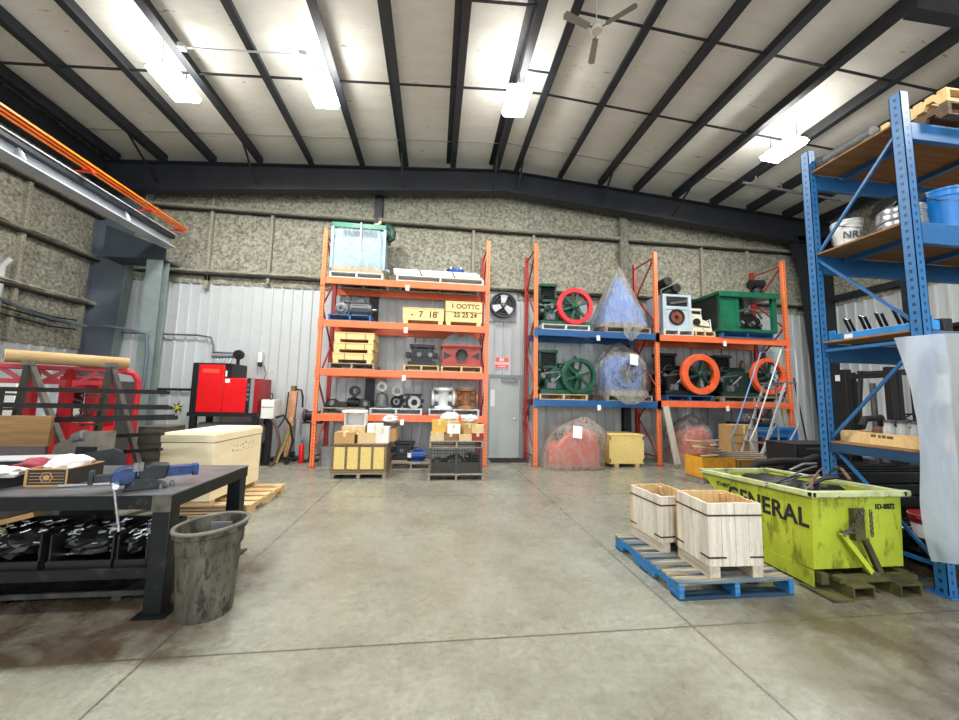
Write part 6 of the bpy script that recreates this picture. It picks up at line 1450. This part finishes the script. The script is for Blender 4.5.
B(.02, .14, -.32, -.30, 1.05, 1.25).build('white_plate', PAPER, t); MB().cyl((0, 0, .95), (0, 0, 1.5), .09, seg=16).build('ram', CHROME, t); MB().tube([(-.35, -.3, 1.3), (-.1, -.36, 1.4), (.2, -.36, 1.35), (.35, -.3, 1.15)], .018, 8).build('hydraulic_hose', RUBBER, t)
t = thing('control_cabinet', 'dark grey control cabinet standing right of the red machine', 'cabinet', (-5.66, 7.35, 0)); B(-.24, .24, -.2, .2, .05, 1.68).build('cabinet', mat('dark_grey_cabinet', '#46494a', .5, col2='#3a3d3e', ns=4), t, bev=.01); B(-.2, .2, -.21, -.2, .12, 1.6).build('cabinet_door', mat('dark_grey_cabinet', '#46494a'), t, bev=.005); B(-.1, .06, -.216, -.21, 1.2, 1.42).build('gauge_panel', GREYIRON, t); B(-.25, .25, -.21, .21, 0, .05).build('plinth', BLACK, t)
t = thing('white_door_panel', 'white framed dark panel at the left picture edge behind the bars', 'panel', (-5.95, 5.8, 0)); B(-.42, .3, -.03, .03, 0, 1.66).build('frame', WHITE, t, bev=.006); B(-.36, .18, -.036, -.03, .2, 1.5).build('dark_pane', mat('dark_pane', '#1d1f22', .25), t)
t = thing('wooden_board', 'old brown wooden board leaning on the stock rack behind the trays', 'board', (-4.57, 4.42, 0)); WB = wood('old_brown_board', '#9f8058', '#7b5d3c', scale=1.5); mb = MB().box(-.62, .62, -.02, .02, .94, 1.25); mb.build('board', WB, t, bev=.004); mb = MB().box(-.12, .12, -.022, -.02, 1.16, 1.20); mb.build('dark_stain', WOOD_D, t); MB().box(-.62, .60, -.018, .018, .10, .94).build('lower_board', mat('grey_purple_board', '#5f5558', .7, col2='#4a4144', ns=3), t); 
for sx in (-.5, .5): B(sx-.03, sx+.03, .02, .06, 0, 1.15).build('rear_batten', WOOD_D, t)
t = thing('steel_plate', 'grey steel plate leaning behind the workbench under the bars', 'plate', (-3.56, 4.30, 0)); t.scale = (1, 1, 1.05); mb = MB().prism([(-.40, .0), (.30, .0), (.24, 1.06), (-.02, 1.05), (-.30, .92)], 'Y', -.008, .008); mb.build('plate', mat('stained_steel_plate', '#8b8579', .5, .4, col2='#5c574f', ns=3, amt=.6), t, rot=(R(-5), 0, 0)); B(-.1, .1, -.01, -.008, .8, .9).build('dark_mark', IRON, t, rot=(R(-5), 0, 0))
t = thing('rubber_plate', 'dark blue grey slab leaning against the grey steel plate', 'plate', (-3.32, 4.14, 0)); mb = MB().prism([(-.22, .0), (.26, .0), (.20, .92), (.12, .95), (-.26, .88)], 'Y', -.015, .015); mb.build('slab', mat('dark_slab', '#343a40', .6, col2='#272c31', ns=5), t, rot=(R(-6), 0, 0)); B(-.2, .2, -.02, -.015, .0, .05).build('slab_edge', BLACK, t, rot=(R(-6), 0, 0))
t = thing('small_casting', 'small grey casting perched on top of the steel plate', 'casting', (-3.66, 4.42, .96)); MB().cyl((-.05, 0, .06), (.06, -.02, .1), .06, seg=14).box(-.09, .02, -.04, .04, -.0, .06).build('casting', GREYIRON, t, bev=.006); MB().cyl((-.06, 0, .06), (-.09, 0, .05), .035, seg=12).build('port', IRON, t)

# ================================================================ compressor, hoses and the things along the back wall
t = thing('air_compressor', 'bright red screw air compressor on a black stand by the white wall', 'compressor', (-4.3, 8.62, 0))
STN = mat('black_stand', '#1b1c1e', .45)
B(-.70, .66, -.34, .34, 1.02, 1.10).build('stand_top', STN, t)
for sx in (-1, 1):
    for sy in (-1, 1): B(sx*.6-.05, sx*.6+.05, sy*.28-.05, sy*.28+.05, 0, 1.02).build('stand_leg', STN, t)
MB().cyl((-.6, 0, .62), (.6, 0, .62), .26, seg=24).lathe([(0, 0), (.14, .01), (.26, .08)], (-.68, 0, .62), 'X', 24).lathe([(.26, -.08), (.14, -.01), (0, 0)], (.68, 0, .62), 'X', 24).build('air_tank', mat('grey_tank', '#8f969a', .4, .2), t)
B(-.64, -.06, -.32, .32, 1.10, 2.10).build('tall_cabinet', RED, t, bev=.012)
B(-.67, -.55, -.335, .34, 1.10, 2.12).build('black_edge', BLACK, t, bev=.006); B(-.64, .06, -.318, .33, 2.09, 2.125).build('black_lid', BLACK, t); B(-.06, .07, -.28, .33, 1.8, 2.09).build('black_duct', BLACK, t)
B(-.06, .40, -.32, .32, 1.10, 1.82).build('low_cabinet', RED, t, bev=.012); B(-.062, -.057, -.322, -.318, 1.12, 2.08).build('panel_gap', RED_DK, t)
B(.40, .47, -.325, .32, 1.10, 1.825).build('instrument_strip', BLACK, t)
for q in range(4): B(.415, .455, -.332, -.325, 1.35+.1*q, 1.41+.1*q).build('gauge', GREYIRON, t)
B(.47, .54, -.315, .32, 1.10, 1.82).build('steel_strip', mat('satin_strip', '#aeb4b8', .3, .6), t); B(.54, .62, -.31, .32, 1.10, 1.82).build('red_end_panel', RED_DK, t, bev=.006)
B(-.48, -.16, -.3225, -.32, 1.92, 2.0).build('faded_nameplate', mat('faded_orange_plate', '#e0503a', .5), t)
B(-.03, .06, -.3225, -.32, 1.72, 1.80).build('white_sticker', PAPER, t); B(-.035, -.005, -.326, -.32, 1.85, 1.97).build('white_sticker', PAPER, t)
MB().tube([(-.5, 0, 2.30), (-.1, -.02, 2.31), (.1, 0, 2.33)], .05, 10).build('top_manifold', mat('grey_aluminium', '#9da3a6', .35, .6), t); MB().tube([(-.5, 0, 2.38), (0, 0, 2.38)], .022, 8).build('top_pipe', CHROME, t)
for x in (-.42, -.3, -.16): MB().tube([(x, 0, 2.12), (x+.05, 0, 2.27)], .025, 8).build('riser', CHROME, t)
MB().lathe([(.05, -.05), (.10, -.05), (.11, 0), (.10, .05), (.05, .05)], (.04, -.02, 2.34), 'Y', 22, closed=True).build('blower_wheel', BLACK, t); MB().cyl((.04, .04, 2.34), (.04, -.09, 2.34), .05, seg=14).box(.0, .05, -.02, .03, 2.12, 2.28).build('blower_motor', IRON, t)
MB().tube([(.50, .2, 1.82), (.45, .4, 1.95), (.28, .66, 2.15)], .014, 8).build('cable', GREYIRON, t)
t = thing('switch_box', 'small white switch box on the wall above the compressor', 'switch', (-4.12, 9.31, 2.24)); B(-.05, .05, -.05, .05, 0, .24).build('box', WHITE, t, bev=.006); MB().cyl((0, -.02, -.1), (0, -.02, 0), .045, seg=12).build('black_gland', BLACK, t)
t = thing('junction_box', 'white electric box low on the wall beside the compressor', 'electric box', (-3.50, 8.55, 0)); B(-.13, .13, -.16, .2, .98, 1.38).build('box', WHITE, t, bev=.008); B(-.12, .12, -.168, -.16, 1.22, 1.23).build('seam', GREYIRON, t); B(-.05, .05, -.05, .05, 0, .95).build('pedestal', STN, t); B(-.15, .15, -.15, .15, 0, .012).build('foot_plate', STN, t)
MB().lathe([(.06, -.01), (.075, -.01), (.075, .01), (.06, .01)], (.04, -.1, 1.45), 'X', 16, closed=True).build('coiled_lead', BLACK, t)
for k, (P_, r_, m_, lab) in enumerate((([(-3.36, 8.5, 1.0), (-3.2, 8.48, 1.05), (-3.05, 8.48, .85), (-2.98, 8.5, .5), (-3.08, 8.5, .02)], .026, RUBBER, 'black hose arching down beside the white electric box'), ([(-3.38, 8.36, .98), (-3.26, 8.34, .8), (-3.18, 8.34, .45), (-3.26, 8.34, .1), (-3.32, 8.34, .02)], .03, mat('brown_hose', '#5a4238', .6), 'brown hose hanging in a loop by the crate'), ([(-3.34, 8.64, .02), (-3.24, 8.64, .3), (-3.14, 8.64, .6), (-3.06, 8.62, .82)], .024, mat('yellow_green_hose', '#b9a84a', .6), 'yellow hose running up from the floor tray'))):
    o = MB().tube(P_, r_, 8).lathe([(r_, 0), (r_*1.6, 0), (r_*1.6, .05), (r_, .05)], P_[-1], 'Z', 12, closed=True).build('hose', m_); tag(o, lab, 'hose')
t = thing('hand_truck', 'tan lifting column on a low wheeled base beside the orange rack', 'hand truck', (-3.27, 8.98, 0))
TN = mat('tan_column', '#d0a07c', .6, col2='#b07a54', ns=6, dirt=('#e8c8a0', 9, .62))
B(-.3, .28, -.15, .2, .05, .09).build('base_tray', BLACK, t, bev=.006); 
for sx in (-.24, .22): MB().cyl((sx, -.12, .045), (sx, -.08, .045), .045, seg=12).build('caster', RUBBER, t)
MB().bar((.02, 0, .09), (.03, .05, .95), .13, .09).bar((.03, .05, .95), (.06, .05, 1.58), .17, .10).build('column', TN, t, bev=.01); B(.0, .1, -.0, .1, 1.58, 1.70).build('top_fitting', mat('olive_fitting', '#6d6236', .6), t, bev=.01)
MB().tube([(-.02, -.06, 1.55), (-.04, -.08, 1.0), (-.2, -.1, .7)], .016, 8).tube([(.1, .05, 1.62), (.2, .1, 1.6), (.24, .1, 1.45), (.25, .1, 1.2)], .02, 8).build('hose', RUBBER, t)
B(-.12, .16, -.02, .1, .09, .2).build('lower_block', IRON, t, bev=.01)
for x in (-.06, .12): MB().cyl((x, .1, .1), (x, .1, .95), .015, seg=8).build('guide_rod', STEEL, t)
t = thing('bench_grinder', 'black pedestal grinder beside the orange rack post', 'grinder', (-2.72, 8.95, 0))
MB().cyl((0, 0, .02), (0, 0, .85), .06, seg=14).build('pedestal', BLACK, t); MB().lathe([(0, 0), (.17, 0), (.16, .03), (0, .03)], seg=20).build('foot_plate', BLACK, t); B(-.2, .2, -.12, .12, .85, .89).build('shelf_plate', BLACK, t)
MB().cyl((-.14, 0, 1.02), (.14, 0, 1.02), .11, seg=18).build('motor', IRON, t)
for sx in (-1, 1): MB().lathe([(0, -.03), (.13, -.03), (.14, 0), (.13, .03), (0, .03)], (sx*.18, 0, 1.03), 'X', 20).build('wheel_guard', [mat('purple_black_guard', '#4b2a3c', .5), BLACK][sx > 0], t)
t = thing('red_bottle', 'small red extinguisher bottle on the floor by the grinder', 'extinguisher', (-2.86, 8.72, 0)); MB().lathe([(0, 0), (.05, 0), (.055, .02), (.055, .36), (.02, .42), (0, .42)], seg=16).build('bottle', RED, t); MB().cyl((0, 0, .42), (0, 0, .48), .014, seg=8).bar((0, 0, .48), (0, -.06, .5), .015).build('valve', STEEL, t)
t = thing('star_knob', 'yellow and black star shaped sticker on the white wall left of the compressor', 'sticker', (-5.86, 9.36, 1.15))
mb = MB()
for k in range(6):
    a = k*PI/3+.3; mb.prism([(.04*math.cos(a-.5), .04*math.sin(a-.5)), (.15*math.cos(a), .15*math.sin(a)), (.04*math.cos(a+.5), .04*math.sin(a+.5))], 'Y', -.006, 0)
mb.build('black_points', BLACK, t); mb = MB()
for k in range(6):
    a = k*PI/3+.82; mb.prism([(0, 0), (.035*math.cos(a-.4), .035*math.sin(a-.4)), (.11*math.cos(a), .11*math.sin(a)), (.035*math.cos(a+.4), .035*math.sin(a+.4))], 'Y', -.010, -.006)
mb.build('yellow_points', mat('yellow_sticker', '#d8d23c', .6), t)
lettering('N S', .16, GREYIRON, t, (-.15, -.004, -.33), FRONT, name='wall_letters') if False else None
t = thing('drawer_stack', 'dark metal drawer stack between the stock rack and the plywood crate', 'cabinet', (-4.12, 6.3, 0)); B(-.2, .2, -.2, .2, 0, 1.0).build('case', mat('worn_drawer_steel', '#5d5a54', .5, .3, col2='#3e3c38', ns=6), t, bev=.006)
for k in range(4): B(-.18, .18, -.212, -.2, .06+.23*k, .25+.23*k).build('drawer', mat('worn_drawer_steel', '#5d5a54'), t, bev=.004)
